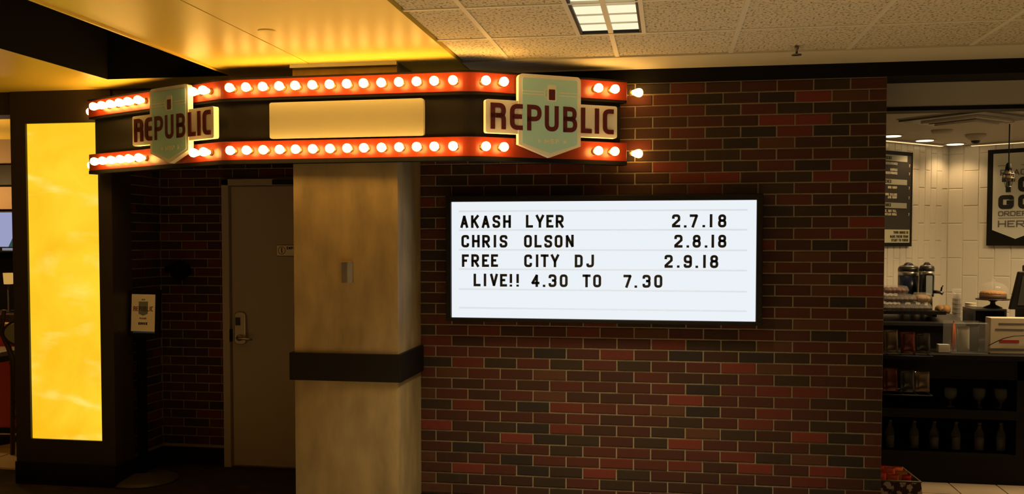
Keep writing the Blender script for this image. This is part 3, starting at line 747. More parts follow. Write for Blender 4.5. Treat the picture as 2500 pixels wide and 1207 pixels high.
KR = tiled('wall_kitchen_right', dr, 2.3, .128, .300, 'white vertical tile wall with the to go sign', False)
YBK = 6.12
kc = struct(box('ceiling_right', KWHITE, 1.0, 6.2, YBK+.02, 10.4, ZK, ZK+.05), 'pale ceiling over the food counter', 'ceiling')
struct(box('wall_bulkhead', KWHITE, 1.0, 6.2, YBK, YBK+.12, ZK+.006, ZK+.75), 'pale drywall bulkhead above the food counter', 'wall')
struct(box('trim_3', BLACK, 1.0, 6.2, YBK-.006, YBK+.13, ZK-.018, ZK+.006), 'black edge strip along the bulkhead bottom', 'trim')
struct(box('ceiling_gate', WHITEPAINT, 1.0, 6.2, YW+.25, YBK, ZK+.72, ZK+.76), 'pale ceiling strip behind the black beam', 'ceiling')
struct(box('wall_kitchen_side', mat('dark_wall_paint', (.06, .05, .04), .8), 1.0, XWR-.002, YW+.26, 7.6, 0, ZK+.7), 'plain side wall behind the brick wall end', 'wall')
struct(box('wall_kitchen_end', KWHITE, 4.4, 4.5, YW+.1, 8.0, 0, ZK+.7), 'plain end wall of the food counter area', 'wall')

# ceiling fittings
kl = thing('kitchen_light', (2.9, 6.7, ZK), 'flat panel light in the pale ceiling over the food counter', 'ceiling light')  # panel out of view, added to spread light over the tiled walls
box('frame', KWHITE, 2.58, 3.22, 6.38, 7.02, ZK-.012, ZK, kl); box('lens', DOWN, 2.61, 3.19, 6.41, 6.99, ZK-.015, ZK-.011, kl)
ld = bpy.data.lights.new('panel_lamp', 'AREA'); ld.size = .58; ld.energy = 34; ld.color = (1, .68, .34); ld.spread = math.radians(150)
lo = bpy.data.objects.new('panel_lamp', ld); col.objects.link(lo); lo.location = (2.9, 6.7, ZK-.02); put(lo, kl)
vc = onZ(2360, 287, ZK); va = math.radians(42)
def rot2(a, b): return (vc.x+a*math.cos(va)-b*math.sin(va), vc.y+a*math.sin(va)+b*math.cos(va))
vt = thing('ceiling_vent', (vc.x, vc.y, ZK), 'square stepped air vent set diagonally in the pale ceiling', 'vent')
for k, (hw, zz, m) in enumerate(((.31, .006, KWHITE), (.30, .020, STEELD), (.20, .034, KWHITE), (.165, .040, STEELD), (.140, .052, KWHITE))):
    MB().prism([(-hw, -hw), (hw, -hw), (hw, hw), (-hw, hw)], lambda a, b, d: (*rot2(a, b), d), ZK-zz, ZK-.001).build('vent_ring', m, vt)
for k, (u, v) in enumerate(((2178, 331), (2258, 342), (2332, 351))):
    p = onZ(u, v, ZK)
    d = thing('downlight', (p.x, p.y, ZK), ['round glowing downlight nearest the brick wall edge', 'round glowing downlight in the middle above the tiled corner', 'round glowing downlight nearest the tiled corner'][k], 'downlight', 'downlights over the food counter')
    MB().lathe([(.085, -.006), (.085, 0)], (p.x, p.y, ZK), n=24).build('trim_ring', KWHITE, d)
    MB().lathe([(.066, -.009), (.066, -.005)], (p.x, p.y, ZK), n=24).build('lens', DOWN, d)
    ld = bpy.data.lights.new('downlight_lamp', 'SPOT'); ld.energy = 5; ld.color = (1, .64, .30); ld.spot_size = math.radians(135); ld.spot_blend = .6; ld.shadow_soft_size = .05
    lo = bpy.data.objects.new('downlight_lamp', ld); col.objects.link(lo); lo.location = (p.x, p.y, ZK-.03); put(lo, d)
p = onZ(2382, 328, ZK)
cs = thing('ceiling_camera', (p.x, p.y, ZK), 'small dark dome hanging under a pale cone on the ceiling', 'dome camera')
MB().lathe([(.075, 0), (.07, -.02), (.035, -.05)], (p.x, p.y, ZK), n=20).build('cone', KWHITE, cs)
MB().lathe([(.033, -.05), (.028, -.065), (.012, -.075)], (p.x, p.y, ZK), n=16).build('dome', GREYPL, cs)
p = onZ(2300, 318, ZK)
tag(MB().lathe([(.075, 0), (.07, -.02), (.05, -.03)], (p.x, p.y, ZK), n=20).build('smoke_detector', KWHITE), 'flat round smoke detector on the pale ceiling beside the vent', 'smoke detector')
# light strip grazing the tiled walls
for P, d, n, L, lab in ((*KL, 1.8, 'thin glowing light strip over the menu board wall'), (*KR, 2.2, 'thin glowing light strip over the to go sign wall')):
    def fn(a, b, dd, P=P, d=d, n=n): q = P+d*a+n*dd; return (q.x, q.y, b)
    c = P+d*(L/2)
    t = thing('light_strip', (c.x, c.y, ZK), lab, 'light strip', 'light strips over the tiled walls')
    MB().prism([(.2, ZK-.014), (L, ZK-.014), (L, ZK-.002), (.2, ZK-.002)], fn, .05, .085).build('housing', KWHITE, t)
    MB().prism([(.21, ZK-.018), (L-.01, ZK-.018), (L-.01, ZK-.014), (.21, ZK-.014)], fn, .055, .080).build('lens', COVE, t)

# menu board
def wallfn(W, off=0):
    P, d, n = W
    return lambda a, b, dd: (P.x+d.x*a+n.x*(dd+off), P.y+d.y*a+n.y*(dd+off), b)
def wall_sz(W, u, v, off=.03):
    P, d, n = W; o = P+n*off; r = ray(u, v); nn = n
    k = o.dot(nn)/Vector((r.x, r.y)).dot(nn); q = CAM+r*k
    return (Vector((q.x, q.y))-P).dot(d), q.z
fL = wallfn(KL)
fLm = lambda a, b, d: fL(-a, b, d)           # a grows to the right as seen
sr, zt1 = wall_sz(KL, 2228, 373); _, zb1 = wall_sz(KL, 2225, 602)
mbd = thing('menu_board', fL(sr+.4, zb1, 0), 'tall black framed menu board with white lettering on the tiled wall', 'menu board')
x1 = -sr; x0 = x1-.72
MB().prism([(x0, zb1), (x1, zb1), (x1, zt1), (x0, zt1)], fLm, .002, .035).build('frame', BLACK, mbd)
MB().prism([(x0+.03, zb1+.03), (x1-.03, zb1+.03), (x1-.03, zt1-.03), (x0+.03, zt1-.03)], fLm, .034, .038).build('board', mat('menu_chalk', (.035, .032, .03), .6), mbd)
def mz(v): return wall_sz(KL, 2195, v)[1]
CR2 = mat('menu_band', (.42, .42, .34), .7); WL2 = mat('menu_white', (.70, .64, .52), .7)
for v0, v1, s in ((380, 395, 'BURGERS'), (439, 452, 'SANDWICHES'), (496, 509, 'DRINKS')):
    MB().prism([(x0+.04, mz(v1)), (x1-.085, mz(v1)), (x1-.085, mz(v0)), (x0+.04, mz(v0))], fLm, .038, .040).build('heading_band', CR2, mbd)
    g = MB(); text(g, s, x1-.30, mz(v1)+.012, .026, fLm, .040, .0415, align='r'); g.build('heading_text', INK, mbd)
for v, s in ((404, 'CHEESEBURGER'), (419, 'DOUBLE'), (427, 'CHEESEBURGER'), (462, 'OUR SOUP'), (479, 'OUR SALADS'), (486, 'AND SOUP'), (519, 'COFFEE, HOT TEA,'), (527, 'OR FOUNTAIN SODA')):
    g = MB(); text(g, s, x1-.22, mz(v), .020, fLm, .038, .0405, st=.0062, align='r'); g.build('menu_line', WL2, mbd)
for v in (407, 427, 462, 486, 527):
    g = MB(); text(g, '7', x1-.06, mz(v), .022, fLm, .038, .0405, align='l'); g.build('menu_price', WL2, mbd)
MB().prism([(x0+.04, mz(593)), (x1-.04, mz(593)), (x1-.04, mz(561)), (x0+.04, mz(561))], fLm, .038, .040).build('footer_panel', mat('menu_footer', (.60, .58, .42), .7), mbd)
g = MB()
for v, s in ((571, 'YOUR ORDER IS'), (581, 'MADE FRESH FROM'), (590, 'START TO FINISH')): text(g, s, x1-.06, mz(v), .021, fLm, .040, .0415, st=.006, align='r')
g.build('footer_text', INK, mbd)

# to go sign
fR = wallfn(KR)
s0, zt2 = wall_sz(KR, 2413, 367); _, zb2 = wall_sz(KR, 2411, 600)
tg = thing('order_sign', fR(s0+.4, zb2, 0), 'black framed white sign telling where to place to go orders', 'sign')
Wd = .45
MB().prism([(s0, zb2), (s0+Wd, zb2), (s0+Wd, zt2), (s0, zt2)], fR, .002, .04).build('frame', BLACK, tg)
zi = zt2-.035; ziB = wall_sz(KR, 2425, 562)[1]; zpt = wall_sz(KR, 2470, 577)[1]
cm = s0+Wd/2
MB().prism([(s0+.045, ziB), (cm, ziB-.075), (s0+Wd-.045, ziB), (s0+Wd-.045, zi), (s0+.045, zi)], fR, .039, .043).build('banner', mat('sign_white', (.62, .62, .54), .6), tg)
GI = mat('sign_grey_ink', (.14, .13, .12), .6)
def sgz(v): return wall_sz(KR, 2450, v)[1]
def line(s, v0, v1, m, stf, a0, a1):
    g = MB(); ht = sgz(v0)-sgz(v1); n = len(s)
    gap = (a1-a0)*.12/max(n-1, 1); wd = ((a1-a0)-gap*(n-1))/sum(max(GL[c][0], .35) for c in s)
    x = a0
    for c in s:
        W = glyph(g, c, x, sgz(v1), wd, ht, ht*stf, fR, .043, .0455); x += max(wd*GL[c][0], wd*.35)+gap
    g.build('lettering', m, tg)
line('PLACE', 415, 429, GI, .16, s0+.10, s0+Wd-.10)
line('TO', 434, 470, INK, .30, s0+.115, s0+Wd-.115)
line('GO', 477, 511, INK, .30, s0+.09, s0+Wd-.09)
line('ORDERS', 516, 528, GI, .18, s0+.09, s0+Wd-.09)
line('HERE', 539, 555, GI, .17, s0+.09, s0+Wd-.09)
for v, a, b in ((405, .08, .19), (405, .26, .37), (533, .09, .36)):
    MB().prism([(s0+a, sgz(v)-.002), (s0+b, sgz(v)-.002), (s0+b, sgz(v)+.002), (s0+a, sgz(v)+.002)], fR, .043, .0445).build('rule_line', GI, tg)

# pendant lamp
YPn = 6.9
pt, pb = onY(2467, 300, YPn), onY(2463, 397, YPn); x_, y_ = pb.x, YPn
pn = thing('pendant_lamp', (x_, y_, ZK), 'bare bulb pendant lamp in a small wire cage on a black cord', 'pendant lamp')
MB().lathe([(.03, -.015), (.03, 0)], (x_, y_, ZK), n=16).build('canopy', KWHITE, pn)
MB().tube([(x_, y_, ZK-.02), (x_, y_, pb.z)], .004, 6).build('cord', BLACK, pn)
K_ = .72
MB().lathe([(.010*K_, 0), (.022*K_, -.012*K_), (.030*K_, -.05*K_), (.030*K_, -.075*K_)], (x_, y_, pb.z), n=16).build('socket', BLACK, pn)
MB().lathe([(r*K_, h*K_) for r, h in ((.013, -.075), (.018, -.09), (.030, -.12), (.034, -.14), (.028, -.165), (.010, -.178))], (x_, y_, pb.z), n=16).build('bulb', thin_clear('amber_glass', (.75, .5, .22), .35, .08), pn)
for k in range(8):
    q = k*math.pi/4; c, s_ = math.cos(q)*K_, math.sin(q)*K_
    MB().tube([(x_+r*c, y_+r*s_, pb.z+h*K_) for r, h in ((.028, -.07), (.052, -.11), (.050, -.15), (.026, -.23))], .0018, 5).build('cage_wire', STEELD, pn)
for zz, rr in ((-.11, .052), (-.15, .050), (-.23, .026)):
    MB().lathe([(rr*K_+.002, zz*K_-.002), (rr*K_+.002, zz*K_+.002), (rr*K_-.001, zz*K_+.002), (rr*K_-.001, zz*K_-.002)], (x_, y_, pb.z), n=16).build('cage_ring', STEELD, pn)

# ------------------------------------------------------------------ food counter furniture
YC0 = 6.75
ct = thing('display_counter', (2.1, YC0, 0), 'black display counter with open shelves of bottles and glasses', 'counter')
zT, zS1, zS2, zS3 = .896, onY(2300, 925, YC0).z, onY(2300, 1001, YC0).z, onY(2300, 1106, YC0).z
zS2b = onY(2300, 1022, YC0).z
CX0, CX1 = 1.30, 2.80
xr = onY(2482, 1000, YC0).x
box('worktop', BLACK, CX0, CX1, YC0-.03, 7.45, zT-.035, zT, ct, .003)
box('face_board', BLACK, CX0, CX1, YC0, YC0+.02, zS1, zT-.035, ct)
box('shelf', BLACK, CX0, xr, YC0, 7.2, zS2b, zS2, ct)
box('shelf', BLACK, CX0, xr, YC0, 7.2, zS3-.025, zS3, ct)
box('plinth', BLACK, CX0, CX1, YC0+.02, 7.4, 0, zS3-.025, ct)
box('side_panel', BLACK, xr, xr+.05, YC0, 7.4, zS3-.025, zT-.035, ct)
box('side_panel', BLACK, CX1-.03, CX1, YC0, 7.4, zS3-.025, zT-.035, ct)
box('side_panel', BLACK, CX0, CX0+.03, YC0, 7.4, zS3-.025, zT-.035, ct)
box('back_panel', BLACKM, CX0, xr, 7.2, 7.22, zS3-.025, zT-.035, ct)
bprof = [(.030, 0), (.033, .004), (.033, .105), (.028, .128), (.014, .150), (.012, .175), (.015, .177), (.015, .187)]
bl_me = MB().lathe(bprof, n=14).mesh('body', CLEARB)
bw_me = MB().lathe([(.029, .003), (.030, .005), (.030, .085), (.005, .086)], n=12).mesh('contents', mat('pale_contents', (.07, .06, .06), .6))
bc_me = MB().lathe([(.0165, .178), (.0165, .196), (.014, .198)], n=12).mesh('cap', GREYPL)
ords = ['nearest the brick wall edge', 'second from the brick wall', 'third from the brick wall', 'fourth from the brick wall', 'fifth from the brick wall', 'last, nearest the counter end']
for k, u in enumerate((2172, 2231, 2280, 2333, 2390, 2443)):
    p = onY(u, 1100, YC0+.12)
    b = thing('bottle', (p.x, YC0+.12, zS3), 'small stoppered glass bottle on the low black shelf, '+ords[k], 'bottle', 'bottles on the low shelf')
    for nm, me in (('body', bl_me), ('contents', bw_me), ('cap', bc_me)): o = inst(nm, me, None, (p.x, YC0+.12, zS3+.001)); put(o, b)
gp_ = [(.032, 0), (.032, .004), (.008, .012), (.007, .035), (.022, .050), (.040, .075), (.044, .11), (.040, .135), (.038, .135), (.041, .11), (.037, .078), (.004, .052)]
g_me = MB().lathe(gp_, n=16).mesh('glass_bowl', CLEARB)
for k, u in enumerate((2320, 2390, 2443)):
    p = onY(u, 996, YC0+.12)
    b = inst('goblet', g_me, None, (p.x, YC0+.12, zS2+.001))
    tag(b, 'dim stemmed glass on the upper black shelf, '+['leftmost of three', 'middle of three', 'rightmost of three'][k], 'glass', 'glasses on the upper shelf')

# things on the counter
def pk(u, v, Y): return onY(u, v, Y)
# clear container with packets
a, b = pk(2322, 862, 6.82), pk(2412, 790, 6.82); w = b.x-a.x; zt = b.z
cb = thing('clear_container', ((a.x+b.x)/2, 6.9, zT), 'clear plastic tub of packets on the black counter', 'container')
def open_box(x0, x1, y0, y1, z0, z1, th=.003):
    return MB().box(x0, x1, y0, y0+th, z0, z1).box(x0, x1, y1-th, y1, z0, z1).box(x0, x0+th, y0+th, y1-th, z0, z1).box(x1-th, x1, y0+th, y1-th, z0, z1).box(x0+th, x1-th, y0+th, y1-th, z0, z0+th)
open_box(a.x, b.x, 6.80, 7.02, zT+.001, zt).build('tub', CLEARG, cb)
MB().lathe([(.004, 0), (.004, w-.02)], (a.x+.01, 6.802, zt), (1, 0, 0), 6).build('rim', CLEAR, cb)
def packet(name, m, x, y, z, sx, sy, sz, rz, rx, label, parent=None):
    pm = MB(); n = 6
    vs = []; fs = []
    for i in range(n+1):
        for j in range(n+1):
            s, t = i/n-.5, j/n-.5; bulge = (1-(2*s)**2)*(1-(2*t)**2)
            for sg in (-1, 1): vs.append((s*sx, sg*(sy/2*bulge**.7+.0006)+random.uniform(-.0012, .0012), (t+.5)*sz))
    def id_(i, j, k): return (i*(n+1)+j)*2+k
    for i in range(n):
        for j in range(n):
            fs.append((id_(i,j,0), id_(i+1,j,0), id_(i+1,j+1,0), id_(i,j+1,0)))
            fs.append((id_(i,j,1), id_(i,j+1,1), id_(i+1,j+1,1), id_(i+1,j,1)))
    for i in range(n):
        for jj in (0, n):
            fs.append((id_(i,jj,0), id_(i,jj,1), id_(i+1,jj,1), id_(i+1,jj,0))); fs.append((id_(jj,i,0), id_(jj,i,1), id_(jj,i+1,1), id_(jj,i+1,0)))
    pm.add(vs, fs, True)
    o = pm.build(name, m); o.location = (x, y, z); o.rotation_euler = (rx, 0, rz)
    if parent: put(o, parent)
    elif label: tag(o, *label)
    return o
ORG = mat('orange_packet', (.50, .11, .03), .35); DKP = mat('slate_packet', (.05, .06, .06), .4); BRP = mat('tan_packet', (.45, .26, .10), .5)
packet('snack_packet', ORG, a.x+.035, 6.90, zT+.005, .055, .03, zt-zT+.005, 1.2, 0, ('orange snack packet standing in the clear tub', 'packet', 'packets in the clear tub'))
packet('snack_packet', DKP, a.x+w*.68, 6.92, zT+.005, .09, .03, zt-zT-.01, .1, .1, ('dark slate snack packet standing in the clear tub', 'packet', 'packets in the clear tub'))
packet('snack_packet', mat('grey_packet', (.30, .27, .22), .4), a.x+w*.38, 6.86, zT+.005, .08, .025, zt-zT-.03, -.1, -.05, ('pale grey snack packet at the front of the clear tub', 'packet', 'packets in the clear tub'))
# cream box
a, b = pk(2417, 862, 6.84), pk(2530, 778, 6.84)
bx = thing('carton', ((a.x+b.x)/2, 7.0, zT), 'cream cardboard box with a red stripe on the black counter', 'box')
box('body', mat('cream_card', (.62, .52, .36), .75), a.x, b.x, 6.84, 6.95, zT+.001, b.z, bx, .003)
def cz(v): return pk(2450, v, 6.84).z
for v0, v1, x0_, x1_, m in ((831, 837, 2440, 2488, mat('red_print', (.40, .03, .04), .6)), (790, 793, 2438, 2500, GI), (804, 807, 2430, 2500, GI), (852, 855, 2414, 2500, GI)):
    q0, q1 = pk(x0_, v1, 6.84), pk(x1_, v0, 6.84); box('printed_stripe', m, q0.x, q1.x, 6.8385, 6.8405, q0.z, q1.z, bx)
cps = [pk(2412, 845, 6.83), pk(2430, 836, 6.82), pk(2450, 827, 6.82), pk(2475, 821, 6.82), pk(2520, 820, 6.82)]
tag(MB().tube([cps[0]+Vector((0, 0, -.035))]+cps, .003, 6).build('cable', BLACK), 'thin black cable drooping across the cream box', 'cable')
q0, q1 = pk(2291, 861, 6.85), pk(2319, 842, 6.85)
tag(box('note_card', PAPER, q0.x, q1.x, 6.85, 6.90, zT+.001, q1.z, None, .002), 'small white card block beside the clear tub', 'card')

# raised black back counter
zR = pk(2250, 786, 7.1).z
rc = thing('counter_riser', (1.9, 7.3, zT), 'low black riser with a slanted top behind the clear tub', 'riser')
r0, r1 = pk(2165, 840, 7.1), pk(2352, 784, 7.1)
box('body', BLACK, r0.x-.2, r1.x, 7.10, 7.42, zT+.001, zR-.03, rc)
MB().prism([(7.08, zR-.028), (7.44, zR-.028), (7.44, zR+.035), (7.08, zR-.008)], lambda a, b, d: (d, a, b), r0.x-.2, r1.x+.012).build('slanted_top', GREYPL, rc)
# back counter
bk = thing('back_counter', (2.0, 7.9, 0), 'dark back counter under the coffee urns', 'counter')
ZBC = 1.0
box('cabinet', BLACK, 1.56, 3.2, 7.5, 7.82, 0, ZBC-.03, bk)
box('counter_top', GREYPL, 1.55, 3.25, 7.48, 7.84, ZBC-.03, ZBC, bk, .003)
# coffee urns
def urn(u0, u1, ytop, label, m, Y, panel):
    a, b = pk(u0, ytop, Y), pk(u1, 725, Y); r = (b.x-a.x)/2; cx = (a.x+b.x)/2; zb, zt = b.z, a.z
    t = thing('coffee_urn', (cx, Y, ZBC), label, 'coffee urn', 'coffee urns')
    h = zt-zb
    for q in range(4):
        aa = math.pi/4+q*math.pi/2; MB().tube([(cx+r*.8*math.cos(aa), Y+r*.8*math.sin(aa), ZBC), (cx+r*.7*math.cos(aa), Y+r*.7*math.sin(aa), zb)], .010, 8).build('leg', BLACK, t)
    MB().lathe([(r*.95, 0), (r, .01), (r, h*.62)], (cx, Y, zb), n=28).build('body', m, t)
    MB().lathe([(r*1.005, h*.62), (r*1.005, h*.74)], (cx, Y, zb), n=28).build('steel_band', STEEL, t)
    MB().lathe([(r*1.01, h*.74), (r*1.01, h*.82), (r*.9, h*.88), (r*.45, h*.93), (r*.4, h*.96), (r*.15, h)], (cx, Y, zb), n=28).build('lid', GREYPL, t)
    MB().lathe([(r*.92, h*.875), (r*.80, h*.905)], (cx, Y, zb), n=28).build('lid_ring', STEEL, t)
    sz = pk(u1, 712, Y).z
    if not panel: return
    sx = cx+r*.7; MB().tube([(sx, Y-.05, sz), (sx+.035, Y-.09, sz), (sx+.055, Y-.10, sz-.012)], .013, 8).build('spigot', STEELD, t)
    MB().tube([(sx+.040, Y-.095, sz), (sx+.045, Y-.10, sz+.035), (sx+.053, Y-.10, sz+.05)], .006, 6).build('tap_handle', BLACK, t)
    if panel:
        MB().prism(rrect(cx-r*.55, zb+h*.02, cx+r*.55, zb+h*.66, .01), XZ(Y-r*.93), 0, .02).build('sight_frame', BLACK, t)
        MB().prism(rrect(cx-r*.42, zb+h*.06, cx+r*.42, zb+h*.62, .008), XZ(Y-r*.93), .019, .023).build('sight_panel', mat('pale_blue_grey_panel', (.30, .34, .34), .3), t)
urn(2193, 2242, 641, 'dark blue coffee urn with a steel band, left of the pair', mat('navy_enamel', (.012, .018, .05), .25), 7.70, False)
urn(2245, 2280, 640, 'black coffee urn with a pale panel and tap, right of the pair', mat('black_enamel', (.02, .02, .022), .25), 7.60, True)
# tray with clamshells
zTr = pk(2250, 772, 7.3).z
ty0, ty1 = 7.12, 7.40
a, b = pk(2170, 775, 7.2), pk(2302, 775, 7.2)
tr = thing('serving_tray', ((a.x+b.x)/2, 7.26, zR), 'black raised serving tray stacked with clear food boxes', 'tray')
zTr = zR+.062
MB().box(a.x-.12, b.x, ty0, ty1, zTr-.012, zTr).box(a.x-.12, b.x, ty0, ty0+.01, zTr, zTr+.012).build('tray', BLACK, tr)
MB().box(a.x-.08, a.x-.05, ty0+.05, ty1-.05, zR+.03, zTr-.012).build('foot', BLACK, tr); MB().box(b.x-.08, b.x-.05, ty0+.05, ty1-.05, zR+.03, zTr-.012).build('foot', BLACK, tr)
FD = [mat('brown_food', (.09, .04, .02), .6), mat('dark_food', (.04, .02, .012), .6), mat('red_food', (.20, .05, .03), .5), mat('golden_food', (.36, .20, .07), .6)]
def clamshell(x0, x1, z0, z1, y0, y1, food, label):
    t = thing('food_box', ((x0+x1)/2, (y0+y1)/2, z0), label, 'food box', 'clear food boxes')
    i = .012; h = z1-z0
    vs = [(x0+i, y0+i, z0), (x1-i, y0+i, z0), (x1-i, y1-i, z0), (x0+i, y1-i, z0), (x0, y0, z0+h*.5), (x1, y0, z0+h*.5), (x1, y1, z0+h*.5), (x0, y1, z0+h*.5), (x0+i, y0+i, z1), (x1-i, y0+i, z1), (x1-i, y1-i, z1), (x0+i, y1-i, z1)]
    fs = [(0,3,2,1), (8,9,10,11)]+[(k, (k+1) % 4, 4+(k+1) % 4, 4+k) for k in range(4)]+[(4+k, 4+(k+1) % 4, 8+(k+1) % 4, 8+k) for k in range(4)]
    MB().add(vs, fs).build('shell', CLEAR, t)
    f = MB(); n_ = max(3, int((x1-x0)/.035))
    for k in range(n_):
        for yy in (y0+.045, (y0+y1)/2, y1-.05):
            cx = x0+i*2+(x1-x0-4*i)*(k+.5)/n_; rr_ = random.uniform(.42, .52)*h
            f.lathe([(.004, 0), (rr_*.8, h*.14), (rr_, h*.36), (rr_*.8, h*.6), (.003, h*.74)], (cx+random.uniform(-.004, .004), yy, z0+.004), n=8)
    fo = f.build('food', food, t); fo['kind'] = 'stuff'
ux = lambda u: pk(u, 730, 7.25).x
zz = lambda v: pk(2220, v, 7.25).z
z1 = zTr+.001; dz = (zz(698)-z1)/3
clamshell(ux(2150), ux(2268), z1, z1+dz, 7.15, 7.36, FD[1], 'wide clear food box at the bottom of the tray stack')
clamshell(ux(2150), ux(2230), z1+dz+.002, z1+2*dz, 7.15, 7.34, FD[0], 'clear food box of dark food in the middle of the stack')
clamshell(ux(2152), ux(2212), z1+2*dz+.002, z1+3*dz, 7.16, 7.32, FD[2], 'clear food box of red food on top of the stack')
clamshell(ux(2232), ux(2268), z1+dz+.002, z1+2.2*dz, 7.15, 7.32, FD[3], 'small clear food box at the right of the stack')
# bread basket on back counter
q0, q1 = pk(2288, 775, 7.6), pk(2324, 750, 7.6)
bb = thing('bread_tray', ((q0.x+q1.x)/2, 7.62, ZBC), 'dark bowl of golden rolls behind the serving tray', 'bowl')
rr = (q1.x-q0.x)/2
MB().lathe([(rr*.6, 0), (rr, q1.z-ZBC-.02), (rr*.94, q1.z-ZBC-.02), (rr*.5, .02)], ((q0.x+q1.x)/2, 7.64, ZBC), n=20).build('bowl', GREYPL, bb)
for k in range(5):
    aa = k*1.257; MB().lathe([(.004, -.03), (.03, -.02), (.035, 0), (.028, .02), (.004, .03)], ((q0.x+q1.x)/2+rr*.5*math.cos(aa), 7.64+rr*.5*math.sin(aa), q1.z-.022), (math.cos(aa*2), math.sin(aa*2), .2), 10).build('bread_roll', FD[3], bb)
# cup stacks
def cups(u, v0, v1, r, m, label, Y=7.62):
    p0, p1 = pk(u, v1, Y), pk(u, v0, Y); t = thing('cup_stack', (p0.x, Y, ZBC), label, 'cups', 'stacks of cups')
    n = 7; hcup = .09; step = (p1.z-ZBC-hcup)/max(n-1, 1)
    me = MB().lathe([(r*.78, 0), (r, hcup-.004), (r*1.05, hcup), (r*.95, hcup), (r*.74, .004)], n=16).mesh('cup', m)
    for k in range(n): put(inst('cup', me, None, (p0.x, Y, ZBC+.001+step*k)), t)
cups(2335, 706, 770, .034, CLEAR, 'tall stack of clear plastic cups against the tiles')
cups(2369, 740, 770, .040, mat('white_cup', (.70, .64, .52), .6), 'short stack of white paper cups left of the cake dome')
# black box + cake stand with dome
q0, q1 = pk(2376, 792, 7.15), pk(2458, 756, 7.15)
sb = thing('equipment_box', ((q0.x+q1.x)/2, 7.25, zT), 'dark open fronted printer box below the cake dome', 'printer')
zq = q1.z
MB().box(q0.x, q1.x, 7.15, 7.40, zq-.012, zq).box(q0.x, q0.x+.015, 7.15, 7.40, zT+.001, zq-.012).box(q1.x-.015, q1.x, 7.15, 7.40, zT+.001, zq-.012).box(q0.x+.015, q1.x-.015, 7.38, 7.40, zT+.001, zq-.012).build('casing', GREYPL, sb)
box('ledge', STEELD, q0.x-.02, q1.x, 7.15, 7.36, zT+.055, zT+.062, sb)
pc = pk(2424, 730, 7.28); xc, yc = pc.x, 7.28
zp = pk(2424, 731, 7.28).z; zd = pk(2424, 688, 7.28).z; rp = (pk(2466, 731, 7.28).x-pk(2383, 731, 7.28).x)/2
ck = thing('cake_stand', (xc, yc, zq), 'dark footed cake stand with a clear dome over a golden topped cake', 'cake stand')
MB().lathe([(.065, .001), (.06, .008), (.020, .025), (.016, zp-zq-.02), (.04, zp-zq-.006), (rp, zp-zq-.004), (rp, zp-zq+.004)], (xc, yc, zq), n=28).build('stand', WOOD, ck)
hd = zd-zp; rd = rp*.9
MB().lathe([(rd, .005), (rd, hd*.45), (rd*.88, hd*.72), (rd*.6, hd*.9), (rd*.2, hd*.98), (.012, hd), (.012, hd+.02)], (xc, yc, zp), n=28).build('dome', CLEARG, ck)
MB().lathe([(rd*.86, .006), (rd*.86, hd*.28)], (xc, yc, zp), n=24).build('cake', FD[0], ck)
tp_ = MB().lathe([(rd*.86, hd*.28), (rd*.8, hd*.42), (rd*.5, hd*.48), (.01, hd*.5)], (xc, yc, zp), n=24).build('crumb_topping', mat('crumb', (.42, .20, .05), .8, bump=(90, 1, .01)), ck)
# point of sale terminal
q0, q1 = pk(2452, 770, 6.98), pk(2520, 664, 6.98)
ps = thing('sales_terminal', ((q0.x+q1.x)/2, 7.05, zT), 'black touch screen sales terminal seen from its edge', 'register')
Yt = 7.02
MB().prism([(q0.x+.035, q0.z+.04), (q1.x+.05, q0.z+.04), (q1.x+.05, q1.z), (q0.x+.09, q1.z)], XZ(Yt), 0, .035).build('screen_housing', BLACK, ps, .006)
MB().prism([(q0.x+.085, q0.z+.07), (q1.x+.03, q0.z+.07), (q1.x+.03, q1.z-.03), (q0.x+.115, q1.z-.03)], XZ(Yt), .034, .038).build('screen', mat('dim_screen', (.05, .05, .045), .15), ps)
MB().box(q0.x+.06, q1.x+.02, Yt-.02, Yt+.10, zT+.001, zT+.04).box(q0.x+.10, q1.x-.02, Yt+.01, Yt+.05, zT+.04, q0.z+.06).build('foot', GREYPL, ps)
MB().box(q0.x+.135, q1.x, Yt-.01, Yt+.04, q1.z, q1.z+.045).build('card_reader', BLACK, ps, .008)

# ------------------------------------------------------------------ snack rack at the wall end, basket
YR = 6.40
rk = thing('snack_rack', (1.45, YR, 0), 'black wire snack rack with two shelves beside the brick wall', 'rack')
rx0, rx1 = 1.27, pk(2288, 900, YR).x
zs_a, zs_b = pk(2260, 872, YR).z, pk(2260, 968, YR).z
for x in (rx0,):
    for y in (YR+.02, YR+.28): MB().tube([(x, y, 0), (x, y, pk(2260, 815, YR).z)], .007, 6).build('post', BLACK, rk)
for z in (zs_a, zs_b):
    for y in (YR+.02, YR+.28): MB().tube([(rx0, y, z), (rx1-.02, y, z)], .005, 6).build('shelf_rim', BLACK, rk)
    for k in range(6): MB().tube([(rx0+(rx1-.02-rx0)*k/5, YR+.02, z), (rx0+(rx1-.02-rx0)*k/5, YR+.28, z)], .003, 5).build('shelf_wire', BLACK, rk)
BAGS = [mat('bag_black_foil', (.035, .03, .028), .18, metal=.3), mat('bag_bronze_foil', (.12, .085, .055), .2, metal=.5), mat('bag_dark_red_foil', (.10, .02, .015), .22, metal=.3)]
kk = 0
